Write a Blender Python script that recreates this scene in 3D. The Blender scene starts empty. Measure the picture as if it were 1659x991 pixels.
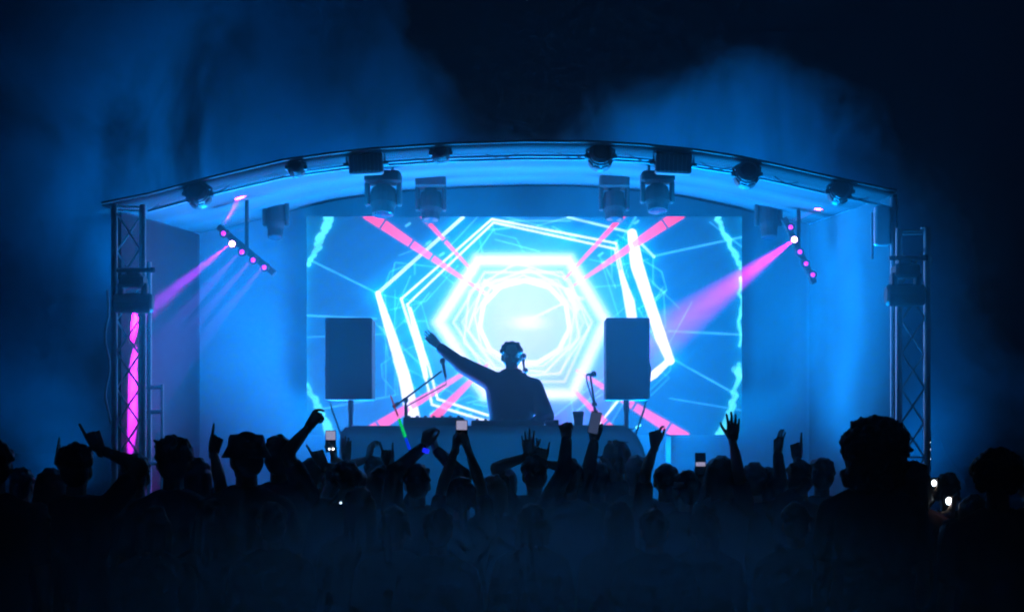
import bpy, math, random
import numpy as np
from mathutils import Vector, Matrix, Euler

sc = bpy.context.scene
COL = sc.collection
R = math.radians
rnd = random.Random(7)

# ------------------------------------------------------------------ camera
F = 2760.0                     # focal length in pixels of the 1659 px wide frame
HZ = 730.0                     # the eye-level row
CX = 829.5
EYE = 1.75
cam_d = bpy.data.cameras.new('camera'); cam = bpy.data.objects.new('camera', cam_d); COL.objects.link(cam)
cam.location = (0, 0, EYE); cam.rotation_euler = (R(90), 0, 0)
cam_d.sensor_width = 36.0; cam_d.lens = 36.0 * F / 1659.0
cam_d.shift_y = (HZ - 495.5) / 1659.0
cam_d.clip_start = 0.1; cam_d.clip_end = 3000.0
cam_d.dof.use_dof = True; cam_d.dof.focus_distance = 15.5; cam_d.dof.aperture_fstop = 5.6
sc.camera = cam

def P(px, py, Y):
    return Vector(((px - CX) / F * Y, Y, EYE + (HZ - py) / F * Y))

# ------------------------------------------------------------------ world, exposure
w = bpy.data.worlds.new('World'); sc.world = w; w.use_nodes = True
bg = w.node_tree.nodes['Background']
bg.inputs[0].default_value = (0.0025, 0.010, 0.036, 1); bg.inputs[1].default_value = 0.16
sc.view_settings.view_transform = 'Standard'; sc.view_settings.look = 'None'
sc.view_settings.exposure = 0.0; sc.view_settings.gamma = 1.0
sc.view_settings.use_curve_mapping = False
cy = sc.cycles
cy.use_denoising = True
cy.use_adaptive_sampling = True; cy.adaptive_threshold = 0.04; cy.adaptive_min_samples = 16
cy.volume_bounces = 1
cy.max_bounces = 4; cy.diffuse_bounces = 2; cy.glossy_bounces = 2; cy.transparent_max_bounces = 8
cy.volume_step_rate = 1.2; cy.volume_max_steps = 100
cy.pixel_filter_type = 'BLACKMAN_HARRIS'; cy.filter_width = 2.0
cy.sample_clamp_indirect = 4.0

def spot(name, loc, target, watt, color, angle, blend=0.4, size=0.03, parent=None):
    d = bpy.data.lights.new(name, 'SPOT'); d.energy = watt; d.color = color
    d.spot_size = R(angle); d.spot_blend = blend; d.shadow_soft_size = size
    o = bpy.data.objects.new(name, d); COL.objects.link(o)
    o.location = loc
    o.rotation_euler = (Vector(target) - Vector(loc)).to_track_quat('-Z', 'Y').to_euler()
    if parent:
        o.parent = parent
        o.matrix_parent_inverse = Matrix.Translation(parent_world(parent)).inverted()
    return o

def parent_world(o):
    v = Vector(o.location)
    while o.parent: o = o.parent; v += Vector(o.location)
    return v

# ------------------------------------------------------------------ wash lamps of the stage rig, and added fill lamps
WASH_W = 1250.0
TABLE_FILL_W = 110.0
FOG_FILL_W = 2500.0
for px, py, k in ((321, 318, 0.65), (480, 276, 0.7), (714, 250, 0.8), (972, 257, 0.8), (1210, 285, 0.7), (1361, 311, 0.6)):
    a = P(px, py, 13.75)
    spot('wash_lamp', a + Vector((-a.x * 0.06, 0.19, -0.16)), (a.x * (0.85 if abs(a.x) < 2.2 else 0.45), 17.6, 3.0), WASH_W * k, (0.0, 0.30, 1.0), 80, 1.0, 0.1)
# unseen uplights, added behind the performer to brighten the canvas and the fog
for x, k in ((-2.1, 0.8), (-0.9, 0.8), (0.75, 0.8), (1.8, 0.8), (-1.7, 1.0), (1.5, 1.0)):
    y = 15.9 if k < 1 else 16.9
    spot('fog_fill_lamp', (x, y, 1.08), (x, y - 0.3, 4.2), FOG_FILL_W * k, (0.0, 0.30, 1.0), 150, 1.0, 0.12)
# unseen fill lamps added at the stage front to brighten the draped table
for x in (-1.2, 0.0, 1.2):
    spot('table_fill_lamp', (x, 13.25, 0.85), (x * 0.8, 14.2, 1.6), TABLE_FILL_W, (0.0, 0.30, 1.0), 120, 1.0, 0.1)
# unseen floods added behind the stage to light the smoke from below
SMOKE_FILL_W = 950.0
for x, y, ww in ((-1.7, 18.6, 1.15), (1.6, 18.6, 0.85), (2.8, 18.7, 0.75), (-3.3, 18.6, 1.1), (-4.8, 19.0, 0.10), (-7.0, 18.9, 1.3), (4.3, 19.0, 0.12)):
    spot('smoke_fill_lamp', (x, y, 3.4 if abs(x) < 3 else (3.0 if abs(x) < 3.5 else 1.3)), (x * 1.5 - 0.2, y + 1.4, 8.0), SMOKE_FILL_W * ww, (0.0, 0.30, 1.0), 105, 0.9, 0.35)

# ------------------------------------------------------------------ materials
def mat(name, color, rough=0.7, metal=0.0, vary=0.25, scale=14.0, emit=None, emit_s=1.0, bump=0.0):
    m = bpy.data.materials.new(name); m.use_nodes = True
    nt = m.node_tree; b = nt.nodes['Principled BSDF']
    b.inputs['Roughness'].default_value = rough; b.inputs['Metallic'].default_value = metal
    tc = nt.nodes.new('ShaderNodeTexCoord'); n = nt.nodes.new('ShaderNodeTexNoise')
    n.inputs['Scale'].default_value = scale; n.inputs['Detail'].default_value = 4
    nt.links.new(tc.outputs['Object'], n.inputs['Vector'])
    r = nt.nodes.new('ShaderNodeValToRGB')
    r.color_ramp.elements[0].color = tuple(c * (1 - vary) for c in color) + (1,)
    r.color_ramp.elements[1].color = tuple(min(1, c * (1 + vary)) for c in color) + (1,)
    nt.links.new(n.outputs['Fac'], r.inputs['Fac']); nt.links.new(r.outputs['Color'], b.inputs['Base Color'])
    if bump:
        bp = nt.nodes.new('ShaderNodeBump'); bp.inputs['Strength'].default_value = bump; bp.inputs['Distance'].default_value = 0.01
        nt.links.new(n.outputs['Fac'], bp.inputs['Height']); nt.links.new(bp.outputs['Normal'], b.inputs['Normal'])
    if emit:
        b.inputs['Emission Color'].default_value = tuple(emit) + (1,); b.inputs['Emission Strength'].default_value = emit_s
    return m

M = dict(
    grass=mat('grass_ground', (0.03, 0.045, 0.018), 0.95, scale=3.0, bump=0.5),
    deck=mat('stage_deck_ply', (0.05, 0.05, 0.055), 0.6),
    skirt=mat('black_skirt_cloth', (0.02, 0.02, 0.022), 0.9),
    backcloth=mat('dark_backcloth', (0.10, 0.10, 0.11), 0.9, scale=2.0),
    sidecloth=mat('black_sidecloth', (0.018, 0.018, 0.019), 0.95),
    roof=mat('roof_canvas', (0.05, 0.052, 0.056), 0.8, scale=2.0),
    trim=mat('dark_roof_trim', (0.03, 0.03, 0.035), 0.6),
    alu=mat('truss_aluminium', (0.55, 0.56, 0.58), 0.45, 0.9, 0.12),
    matte=mat('matte_black_fixture', (0.006, 0.006, 0.007), 0.9),
    black=mat('black_fixture', (0.018, 0.018, 0.02), 0.5),
    steel=mat('painted_steel', (0.10, 0.10, 0.11), 0.5, 0.4),
    rubber=mat('cable_rubber', (0.012, 0.012, 0.014), 0.7),
    cloth=mat('booth_cloth', (0.13, 0.13, 0.14), 0.9, scale=6.0),
    box=mat('speaker_coating', (0.02, 0.02, 0.022), 0.65, bump=0.2, scale=120),
    grille=mat('speaker_grille', (0.025, 0.025, 0.028), 0.5, 0.3, scale=200, bump=0.4),
    glass=mat('dark_lens', (0.02, 0.02, 0.03), 0.08),
    magenta=mat('lit_lens_magenta', (0.6, 0.0, 0.8), 0.3, emit=(1.0, 0.03, 1.0), emit_s=1.6),
    magentahot=mat('lit_lens_bright', (0.9, 0.6, 0.9), 0.3, emit=(1.0, 0.45, 1.0), emit_s=18),
    white=mat('lit_lens_white', (0.8, 0.8, 0.85), 0.3, emit=(0.55, 0.75, 1.0), emit_s=3),
    cyanled=mat('lit_cyan_led', (0.2, 0.7, 0.8), 0.3, emit=(0.25, 0.95, 0.95), emit_s=2.0),
    skin=mat('skin_light', (0.42, 0.27, 0.20), 0.55, vary=0.1),
    skin2=mat('skin_dark', (0.16, 0.09, 0.06), 0.5, vary=0.1),
    denim=mat('denim', (0.03, 0.045, 0.09), 0.9),
    shoe=mat('shoe_rubber', (0.03, 0.03, 0.03), 0.8),
    eye=mat('eye_white', (0.7, 0.68, 0.65), 0.2, vary=0.05),
    hair=mat('hair_dark', (0.015, 0.010, 0.008), 0.5, scale=60),
    hair2=mat('hair_brown', (0.06, 0.035, 0.02), 0.5, scale=60),
    hair3=mat('hair_fair', (0.20, 0.13, 0.07), 0.5, scale=60),
    pinkcap=mat('pink_cap_cloth', (0.45, 0.12, 0.18), 0.8),
    tent=mat('pale_tent_cloth', (0.7, 0.55, 0.6), 0.8),
    phone=mat('phone_case', (0.015, 0.015, 0.017), 0.35),
    screen=mat('lit_phone_screen', (0.1, 0.1, 0.1), 0.2, emit=(0.42, 0.40, 0.62), emit_s=0.75, vary=0.1),
    screendim=mat('dim_phone_screen', (0.05, 0.05, 0.06), 0.2, emit=(0.06, 0.09, 0.2), emit_s=0.6),
    torch=mat('phone_torch', (0.9, 0.9, 1.0), 0.2, emit=(0.75, 0.9, 1.0), emit_s=9),
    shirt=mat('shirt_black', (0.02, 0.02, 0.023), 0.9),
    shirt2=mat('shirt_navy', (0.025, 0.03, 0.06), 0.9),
    shirt3=mat('shirt_grey', (0.09, 0.09, 0.10), 0.9),
    shirt4=mat('shirt_white', (0.6, 0.6, 0.6), 0.9, vary=0.08),
    shirt5=mat('shirt_maroon', (0.12, 0.02, 0.03), 0.9),
    hat=mat('hat_cloth', (0.05, 0.09, 0.10), 0.9),
    bandblue=mat('wristband_led', (0.02, 0.02, 0.3), 0.3, emit=(0.01, 0.02, 0.9), emit_s=1.2),
    ledgreen=mat('stick_green', (0.0, 0.4, 0.1), 0.3, emit=(0.0, 0.75, 0.12), emit_s=0.8),
    ledred=mat('stick_red', (0.3, 0.02, 0.02), 0.3, emit=(0.6, 0.04, 0.08), emit_s=0.3),
    ledblue=mat('stick_blue', (0.0, 0.02, 0.4), 0.3, emit=(0.0, 0.03, 0.8), emit_s=1.1),
)
for k_ in ('backcloth', 'sidecloth', 'roof'): M[k_].node_tree.nodes['Principled BSDF'].inputs['Specular IOR Level'].default_value = 0.0
SHIRTS = ['shirt', 'shirt2', 'shirt3', 'shirt', 'shirt5', 'shirt2']

def volume(name, density, color=(0.45, 0.82, 1.0), aniso=0.35):
    m = bpy.data.materials.new(name); m.use_nodes = True
    nt = m.node_tree; nt.nodes.remove(nt.nodes['Principled BSDF'])
    v = nt.nodes.new('ShaderNodeVolumePrincipled'); v.inputs['Color'].default_value = tuple(color) + (1,)
    v.inputs['Density'].default_value = density; v.inputs['Anisotropy'].default_value = aniso
    nt.links.new(v.outputs[0], nt.nodes['Material Output'].inputs['Volume'])
    return m, nt, v

# ------------------------------------------------------------------ mesh builder
class MB:
    def __init__(s): s.v = []; s.f = []
    def add(s, vs, fs):
        o = len(s.v); s.v += [tuple(p) for p in vs]; s.f += [tuple(i + o for i in f) for f in fs]; return s
    def box(s, c, size, rot=None, bev=0.0):
        x, y, z = (d / 2 for d in size); c = Vector(c)
        if bev <= 0:
            pts = [Vector((a * x, b * y, d * z)) for d in (-1, 1) for a, b in ((-1, -1), (1, -1), (1, 1), (-1, 1))]
            fs = [(3, 2, 1, 0), (4, 5, 6, 7), (0, 1, 5, 4), (1, 2, 6, 5), (2, 3, 7, 6), (3, 0, 4, 7)]
        else:
            e = bev; prof = []
            for a, b in ((-1, -1), (1, -1), (1, 1), (-1, 1)):
                q = [(a * (x - e), b * y), (a * x, b * (y - e))]
                prof += q if a * b < 0 else q[::-1]
            prof = sorted(prof, key=lambda t: math.atan2(t[1] / y, t[0] / x))
            def sh(k): return [(px * (x - k) / x, py * (y - k) / y) for px, py in prof]
            rings = [(-z, e), (-z + e, 0), (z - e, 0), (z, e)]
            pts = [Vector((px, py, zz)) for zz, k in rings for px, py in sh(k)]
            n = 8; fs = [tuple(range(n))[::-1], tuple(range(3 * n, 4 * n))]
            for r in range(3):
                for i in range(n):
                    fs.append((r * n + i, r * n + (i + 1) % n, (r + 1) * n + (i + 1) % n, (r + 1) * n + i))
        if rot is not None:
            m = rot if isinstance(rot, Matrix) else Euler(rot).to_matrix()
            pts = [m @ p for p in pts]
        return s.add([p + c for p in pts], fs)
    def tube(s, a, b, r1, r2=None, n=8, cap=True):
        a = Vector(a); b = Vector(b); r2 = r1 if r2 is None else r2
        d = (b - a); q = d.to_track_quat('Z', 'Y').to_matrix() if d.length > 1e-9 else Matrix.Identity(3)
        ring = [q @ Vector((math.cos(t), math.sin(t), 0)) for t in (2 * math.pi * i / n for i in range(n))]
        vs = [a + p * r1 for p in ring] + [b + p * r2 for p in ring]
        fs = [(i, (i + 1) % n, n + (i + 1) % n, n + i) for i in range(n)]
        if cap: fs += [tuple(range(n))[::-1], tuple(range(n, 2 * n))]
        return s.add(vs, fs)
    def path(s, pts, r, n=6):
        pts = [Vector(p) for p in pts]; rings = []
        for i, p in enumerate(pts):
            d = (pts[min(i + 1, len(pts) - 1)] - pts[max(i - 1, 0)]).normalized()
            up = Vector((0, 0, 1)) if abs(d.z) < 0.95 else Vector((0, 1, 0))
            u = d.cross(up).normalized(); v = u.cross(d)
            rr = r[i] if isinstance(r, (list, tuple)) else r
            rings.append([p + (u * math.cos(t) + v * math.sin(t)) * rr for t in (2 * math.pi * k / n for k in range(n))])
        vs = [q for rg in rings for q in rg]; fs = []
        for i in range(len(pts) - 1):
            fs += [(i * n + k, i * n + (k + 1) % n, (i + 1) * n + (k + 1) % n, (i + 1) * n + k) for k in range(n)]
        fs += [tuple(range(n))[::-1], tuple(range((len(pts) - 1) * n, len(pts) * n))]
        return s.add(vs, fs)
    def capsule(s, a, b, r1, r2=None, n=10):
        a = Vector(a); b = Vector(b); r2 = r1 if r2 is None else r2
        d = b - a; L = d.length
        if L < 1e-6: return s.ell(a, (r1, r1, r1))
        q = d.to_track_quat('Z', 'Y').to_matrix(); rows = []
        for k in range(1, 5):
            t = math.pi / 2 * k / 4; rows.append((-r1 * math.cos(t), r1 * math.sin(t)))
        for k in range(0, 4):
            t = math.pi / 2 * k / 4; rows.append((L + r2 * math.sin(t), r2 * math.cos(t)))
        vs = [a + q @ Vector((0, 0, -r1))]
        for z, r in rows:
            vs += [a + q @ Vector((r * math.cos(t), r * math.sin(t), z)) for t in (2 * math.pi * i / n for i in range(n))]
        vs.append(a + q @ Vector((0, 0, L + r2))); last = len(vs) - 1
        fs = [(0, 1 + (i + 1) % n, 1 + i) for i in range(n)]
        for k in range(len(rows) - 1):
            o = 1 + k * n; fs += [(o + i, o + (i + 1) % n, o + n + (i + 1) % n, o + n + i) for i in range(n)]
        o = 1 + (len(rows) - 1) * n
        fs += [(o + i, o + (i + 1) % n, last) for i in range(n)]
        return s.add(vs, fs)
    def ell(s, c, r, n=14, m=8, rot=None):
        c = Vector(c); vs = [Vector((0, 0, -r[2]))]
        for k in range(1, m):
            t = -math.pi / 2 + math.pi * k / m
            vs += [Vector((r[0] * math.cos(t) * math.cos(p), r[1] * math.cos(t) * math.sin(p), r[2] * math.sin(t))) for p in (2 * math.pi * i / n for i in range(n))]
        vs.append(Vector((0, 0, r[2]))); last = len(vs) - 1
        fs = [(0, 1 + (i + 1) % n, 1 + i) for i in range(n)]
        for k in range(m - 2):
            o = 1 + k * n; fs += [(o + i, o + (i + 1) % n, o + n + (i + 1) % n, o + n + i) for i in range(n)]
        o = 1 + (m - 2) * n; fs += [(o + i, o + (i + 1) % n, last) for i in range(n)]
        if rot is not None: vs = [rot @ p for p in vs]
        return s.add([p + c for p in vs], fs)
    def loft(s, rings, n=18):
        # rings: (cx, cy, z, rx, ry)
        vs = []
        for cx, cy_, z, rx, ry in rings:
            vs += [(cx + rx * math.copysign(abs(math.cos(t)) ** 0.85, math.cos(t)), cy_ + ry * math.copysign(abs(math.sin(t)) ** 0.85, math.sin(t)), z) for t in (2 * math.pi * i / n for i in range(n))]
        fs = [tuple(range(n))[::-1], tuple(range((len(rings) - 1) * n, len(rings) * n))]
        for k in range(len(rings) - 1):
            fs += [(k * n + i, k * n + (i + 1) % n, (k + 1) * n + (i + 1) % n, (k + 1) * n + i) for i in range(n)]
        return s.add(vs, fs)
    def lathe(s, prof, n=20, c=(0, 0, 0), q=None):
        c = Vector(c); q = q or Matrix.Identity(3); vs = []
        for r, z in prof:
            vs += [c + q @ Vector((r * math.cos(t), r * math.sin(t), z)) for t in (2 * math.pi * i / n for i in range(n))]
        fs = [tuple(range(n))[::-1], tuple(range((len(prof) - 1) * n, len(prof) * n))]
        for k in range(len(prof) - 1):
            fs += [(k * n + i, k * n + (i + 1) % n, (k + 1) * n + (i + 1) % n, (k + 1) * n + i) for i in range(n)]
        return s.add(vs, fs)
    def xform(s, m): s.v = [tuple(m @ Vector(p)) for p in s.v]; return s
    def mesh(s, name):
        me = bpy.data.meshes.new(name); me.from_pydata(s.v, [], s.f); me.update(); return me

def link(name, me, m, parent=None, loc=None, smooth=False):
    o = bpy.data.objects.new(name, me); COL.objects.link(o)
    if m is not None and not me.materials: me.materials.append(m)
    if smooth: me.polygons.foreach_set('use_smooth', [True] * len(me.polygons))
    if parent is not None: o.parent = parent
    if loc is not None: o.location = loc
    return o
def obj(name, mb, m, parent=None, loc=None, smooth=False): return link(name, mb.mesh(name), m, parent, loc, smooth)
def tag(o, label=None, cat=None, group=None, kind=None):
    if label: o['label'] = label
    if cat: o['category'] = cat
    if group: o['group'] = group
    if kind: o['kind'] = kind
    return o
def empty(name, loc, label, cat, group=None, rot=(0, 0, 0)):
    o = bpy.data.objects.new(name, None); COL.objects.link(o); o.location = loc; o.rotation_euler = rot
    o.empty_display_size = 0.1
    return tag(o, label, cat, group)
# ------------------------------------------------------------------ ground
gm = MB().box((0, 400, -0.05), (1600, 1600, 0.1))
tag(obj('ground', gm, M['grass']), kind='structure')

# ------------------------------------------------------------------ haze, stage fog, smoke
def box_obj(name, lo, hi, m):
    c = [(a + b) / 2 for a, b in zip(lo, hi)]; sz = [b - a for a, b in zip(lo, hi)]
    return obj(name, MB().box(c, sz), m)
hm, _, _ = volume('haze_air', 0.004, aniso=0.82)
tag(box_obj('haze', (-24, -3, -1), (24, 32, 11), hm), kind='stuff')

MIST = 0.16; VEIL_MIST = 0.9
ARCH = [(165, 331), (240, 316), (330, 292), (400, 275), (460, 261), (530, 251), (600, 243), (720, 235), (850, 231), (960, 231.5), (1040, 236), (1130, 245), (1200, 256), (1270, 271), (1340, 287), (1400, 300), (1452, 311)]
YF, YB = 13.7, 17.9
RISE = 0.32
def arch_pts(drop=0.0): return [P(x, y, YF) - Vector((0, 0, drop)) for x, y in ARCH]

fm, nt, v = volume('stage_fog', 0.2, (0.42, 0.86, 1.0), 0.3)
tc = nt.nodes.new('ShaderNodeTexCoord'); sp = nt.nodes.new('ShaderNodeSeparateXYZ')
nt.links.new(tc.outputs['Object'], sp.inputs[0])
mr = nt.nodes.new('ShaderNodeMapRange'); mr.inputs[1].default_value = 13.8; mr.inputs[2].default_value = 15.8
mr.inputs[3].default_value = 0.38; mr.inputs[4].default_value = 0.95
nt.links.new(sp.outputs['Y'], mr.inputs[0])
nz = nt.nodes.new('ShaderNodeTexNoise'); nz.inputs['Scale'].default_value = 0.9; nz.inputs['Detail'].default_value = 3
nt.links.new(tc.outputs['Object'], nz.inputs['Vector'])
nr = nt.nodes.new('ShaderNodeMapRange'); nr.inputs[1].default_value = 0.3; nr.inputs[2].default_value = 0.7
nr.inputs[3].default_value = 0.65; nr.inputs[4].default_value = 1.35
nt.links.new(nz.outputs['Fac'], nr.inputs[0])
mu = nt.nodes.new('ShaderNodeMath'); mu.operation = 'MULTIPLY'
fx = nt.nodes.new('ShaderNodeMapRange'); fx.interpolation_type = 'SMOOTHSTEP'; fx.inputs[1].default_value = -3.75; fx.inputs[2].default_value = -3.0
nt.links.new(sp.outputs['X'], fx.inputs[0])
m0 = nt.nodes.new('ShaderNodeMath'); m0.operation = 'MULTIPLY'; nt.links.new(mr.outputs[0], m0.inputs[0]); nt.links.new(fx.outputs[0], m0.inputs[1])
nt.links.new(m0.outputs[0], mu.inputs[0]); nt.links.new(nr.outputs[0], mu.inputs[1]); nt.links.new(mu.outputs[0], v.inputs['Density'])
ap = arch_pts(0.03); k = len(ap); vs = []
for Y in (13.75, 17.72):
    rise = RISE * (Y - YF) / (YB - YF)
    top = [Vector((max(-3.25, min(3.05, p.x)), Y, p.z + rise)) for p in ap]
    top = [Vector((-3.8, Y, top[0].z - 0.12))] + top
    vs += top + [Vector((3.05, Y, 0.97)), Vector((-3.8, Y, 0.97))]
n = k + 3
fs = [tuple(range(n)), tuple(range(n, 2 * n))[::-1]] + [(i, i + n, (i + 1) % n + n, (i + 1) % n) for i in range(n)]
tag(obj('fog', MB().add(vs, fs), fm), kind='stuff')

# thin mist spilling out of the stage towards the crowd, fading to nothing on every side
mm_, nt, v = volume('spilled_and_added_mist', 0.05, (0.36, 0.84, 1.0), 0.5)
tc = nt.nodes.new('ShaderNodeTexCoord'); sp = nt.nodes.new('ShaderNodeSeparateXYZ'); nt.links.new(tc.outputs['Object'], sp.inputs[0])
def fade(sock, a0, a1, b0, b1, prev=None, absx=False):
    if absx:
        ab = nt.nodes.new('ShaderNodeMath'); ab.operation = 'ABSOLUTE'; nt.links.new(sock, ab.inputs[0]); sock = ab.outputs[0]
    r_ = nt.nodes.new('ShaderNodeMapRange'); r_.interpolation_type = 'SMOOTHSTEP'
    for i, q_ in enumerate((a0, a1, b0, b1)): r_.inputs[i + 1].default_value = q_
    nt.links.new(sock, r_.inputs[0]); out = r_.outputs[0]
    if prev is not None:
        m_ = nt.nodes.new('ShaderNodeMath'); m_.operation = 'MULTIPLY'; nt.links.new(prev, m_.inputs[0]); nt.links.new(out, m_.inputs[1]); out = m_.outputs[0]
    return out
d_ = fade(sp.outputs['Y'], 9.5, 13.2, 0.0, MIST)
d_ = fade(sp.outputs['X'], 2.3, 3.5, 1.0, 0.0, d_, True)
d_ = fade(sp.outputs['Z'], 2.3, 4.0, 1.0, 0.0, d_)
nz = nt.nodes.new('ShaderNodeTexNoise'); nz.inputs['Scale'].default_value = 0.8; nz.inputs['Detail'].default_value = 3; nt.links.new(tc.outputs['Object'], nz.inputs['Vector'])
d_ = fade(nz.outputs['Fac'], 0.3, 0.7, 0.5, 1.4, d_)
e_ = fade(sp.outputs['Y'], 4.2, 6.5, 0.0, VEIL_MIST)  # separate low patch added over the crowd, imitating lens veil from the screen
e_ = fade(sp.outputs['Y'], 8.5, 11.5, 1.0, 0.0, e_)
e_ = fade(sp.outputs['X'], 0.3, 2.4, 1.0, 0.0, e_, True)
e_ = fade(sp.outputs['Z'], 0.8, 1.65, 1.0, 0.0, e_)
sm_ = nt.nodes.new('ShaderNodeMath'); sm_.operation = 'ADD'; nt.links.new(d_, sm_.inputs[0]); nt.links.new(e_, sm_.inputs[1])
nt.links.new(sm_.outputs[0], v.inputs['Density'])
tag(box_obj('mist', (-3.6, 4.1, 0.05), (3.6, 13.3, 4.1), mm_), kind='stuff')
sm, nt, v = volume('smoke_cloud', 0.3, aniso=0.2)
tc = nt.nodes.new('ShaderNodeTexCoord')
nz = nt.nodes.new('ShaderNodeTexNoise'); nz.inputs['Scale'].default_value = 0.75; nz.inputs['Detail'].default_value = 4; nz.inputs['Roughness'].default_value = 0.55
nt.links.new(tc.outputs['Object'], nz.inputs['Vector'])
sub = nt.nodes.new('ShaderNodeVectorMath'); sub.operation = 'SUBTRACT'; sub.inputs[1].default_value = (0.5, 0.5, 0.5)
nt.links.new(nz.outputs['Color'], sub.inputs[0])
scl = nt.nodes.new('ShaderNodeVectorMath'); scl.operation = 'SCALE'; scl.inputs['Scale'].default_value = 1.6
nt.links.new(sub.outputs[0], scl.inputs[0])
ad = nt.nodes.new('ShaderNodeVectorMath'); ad.operation = 'ADD'
nt.links.new(tc.outputs['Object'], ad.inputs[0]); nt.links.new(scl.outputs[0], ad.inputs[1])
sp = nt.nodes.new('ShaderNodeSeparateXYZ'); nt.links.new(ad.outputs[0], sp.inputs[0])
# height of the smoke's top edge along x (x -8..8 -> 0..1, z 0..10 -> 0..1)
mx = nt.nodes.new('ShaderNodeMapRange'); mx.inputs[1].default_value = -8; mx.inputs[2].default_value = 8
nt.links.new(sp.outputs['X'], mx.inputs[0])
fc = nt.nodes.new('ShaderNodeFloatCurve')
def smoke_edge(px, py, Y=19.3):
    q = P(px, py, Y); return q.x, q.z
edge = [(-8, 9.0), (-2.2, 9.0)] + [smoke_edge(*t) for t in ((610, -60), (650, 60), (720, 150), (800, 215), (870, 225), (930, 190), (1010, 120), (1130, 100), (1250, 95), (1320, 150), (1400, 230), (1480, 310), (1540, 420), (1600, 560))] + [(8, 1.8)]
cu = fc.mapping.curves[0]
pts = [((x + 8) / 16, z / 10) for x, z in edge]
cu.points[0].location = pts[0]; cu.points[1].location = pts[-1]
for p in pts[1:-1]: cu.points.new(*p)
for p in cu.points: p.handle_type = 'VECTOR'
fc.mapping.update()
nt.links.new(mx.outputs[0], fc.inputs['Value'])
m10 = nt.nodes.new('ShaderNodeMath'); m10.operation = 'MULTIPLY'; m10.inputs[1].default_value = 10.0
nt.links.new(fc.outputs[0], m10.inputs[0])
df = nt.nodes.new('ShaderNodeMath'); df.operation = 'SUBTRACT'
nt.links.new(m10.outputs[0], df.inputs[0]); nt.links.new(sp.outputs['Z'], df.inputs[1])
ss = nt.nodes.new('ShaderNodeMapRange'); ss.interpolation_type = 'SMOOTHSTEP'
ss.inputs[1].default_value = -0.05; ss.inputs[2].default_value = 0.35; ss.inputs[3].default_value = 0.0; ss.inputs[4].default_value = 1.0
nt.links.new(df.outputs[0], ss.inputs[0])
n2 = nt.nodes.new('ShaderNodeTexNoise'); n2.inputs['Scale'].default_value = 0.8; n2.inputs['Detail'].default_value = 6; n2.inputs['Roughness'].default_value = 0.6; n2.inputs['Distortion'].default_value = 0.5
mp = nt.nodes.new('ShaderNodeMapping'); mp.inputs['Rotation'].default_value = (0, R(35), 0); mp.inputs['Scale'].default_value = (1.0, 1.0, 0.55); mp.inputs['Location'].default_value = (3.1, 0.4, 1.7)
nt.links.new(tc.outputs['Object'], mp.inputs[0]); nt.links.new(mp.outputs[0], n2.inputs['Vector'])
n2r = nt.nodes.new('ShaderNodeMapRange'); n2r.inputs[1].default_value = 0.42; n2r.inputs[2].default_value = 0.62; n2r.inputs[3].default_value = 0.05; n2r.inputs[4].default_value = 2.2
nt.links.new(n2.outputs['Fac'], n2r.inputs[0])
mm = nt.nodes.new('ShaderNodeMath'); mm.operation = 'MULTIPLY'
nt.links.new(ss.outputs[0], mm.inputs[0]); nt.links.new(n2r.outputs[0], mm.inputs[1]); nt.links.new(mm.outputs[0], v.inputs['Density'])
tag(box_obj('smoke', (-9, 18.3, 0.2), (7, 19.8, 9.5), sm), kind='stuff')

# ------------------------------------------------------------------ stage: deck, walls, roof
XL, XR = -3.28, 3.12
st = MB()
tag(obj('stage_deck', MB().box(((XL + XR) / 2, (13.4 + YB) / 2, 0.9), (XR - XL, YB - 13.4, 0.1)), M['deck']), 'black stage deck under the performer', 'stage')
# skirt: hanging cloth with folds
sk = MB(); xs = np.linspace(XL, XR, 90); vs = []
for z in (0.02, 0.845):
    vs += [(x, 13.38 + 0.02 * math.sin(x * 22) + 0.008 * math.sin(x * 57), z) for x in xs]
nn = len(xs); sk.add(vs, [(i, i + 1, nn + i + 1, nn + i) for i in range(nn - 1)])
o = obj('stage_skirt', sk, M['skirt'], smooth=True); tag(o, 'black pleated cloth skirt along the stage front', 'skirt')
sd = o.modifiers.new('thick', 'SOLIDIFY'); sd.thickness = 0.006

def wall(name, prof_top, label, m):
    # prof_top: list of top points; closes to the deck, 5 cm thick in direction t
    return None
top_b = [Vector((p.x, YB, p.z + RISE)) for p in arch_pts(0.02)]
bw = MB(); poly = top_b + [Vector((XR, YB, 0.96)), Vector((XL, YB, 0.96))]
poly[0].x = XL; poly[len(top_b) - 1].x = XR
n = len(poly)
bw.add(poly + [p + Vector((0, 0.04, 0)) for p in poly], [tuple(range(n))[::-1], tuple(range(n, 2 * n))] + [(i, (i + 1) % n, n + (i + 1) % n, n + i) for i in range(n)])
tag(obj('backcloth', bw, M['backcloth']), 'dark cloth wall closing the rear of the stage', 'back wall')
for X, zf, lab, dx in ((XL, arch_pts()[0].z, 'dark cloth side wall left of the stage', -0.04), (XR, arch_pts()[-1].z, 'dark cloth side wall right of the stage', 0.04)):
    y0 = 14.3 if X < 0 else 13.95
    a = [Vector((X, y0, 0.96)), Vector((X, YB - 0.005, 0.96)), Vector((X, YB - 0.005, zf + RISE - 0.03)), Vector((X, y0, zf + RISE * (y0 - YF) / (YB - YF)))]
    q = MB().add(a + [p + Vector((dx, 0, 0)) for p in a], [(0, 1, 2, 3), (7, 6, 5, 4), (0, 4, 5, 1), (1, 5, 6, 2), (2, 6, 7, 3), (3, 7, 4, 0)])
    tag(obj('side_wall', q, M['sidecloth']), lab, 'side wall', 'side walls of the stage')
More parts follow.
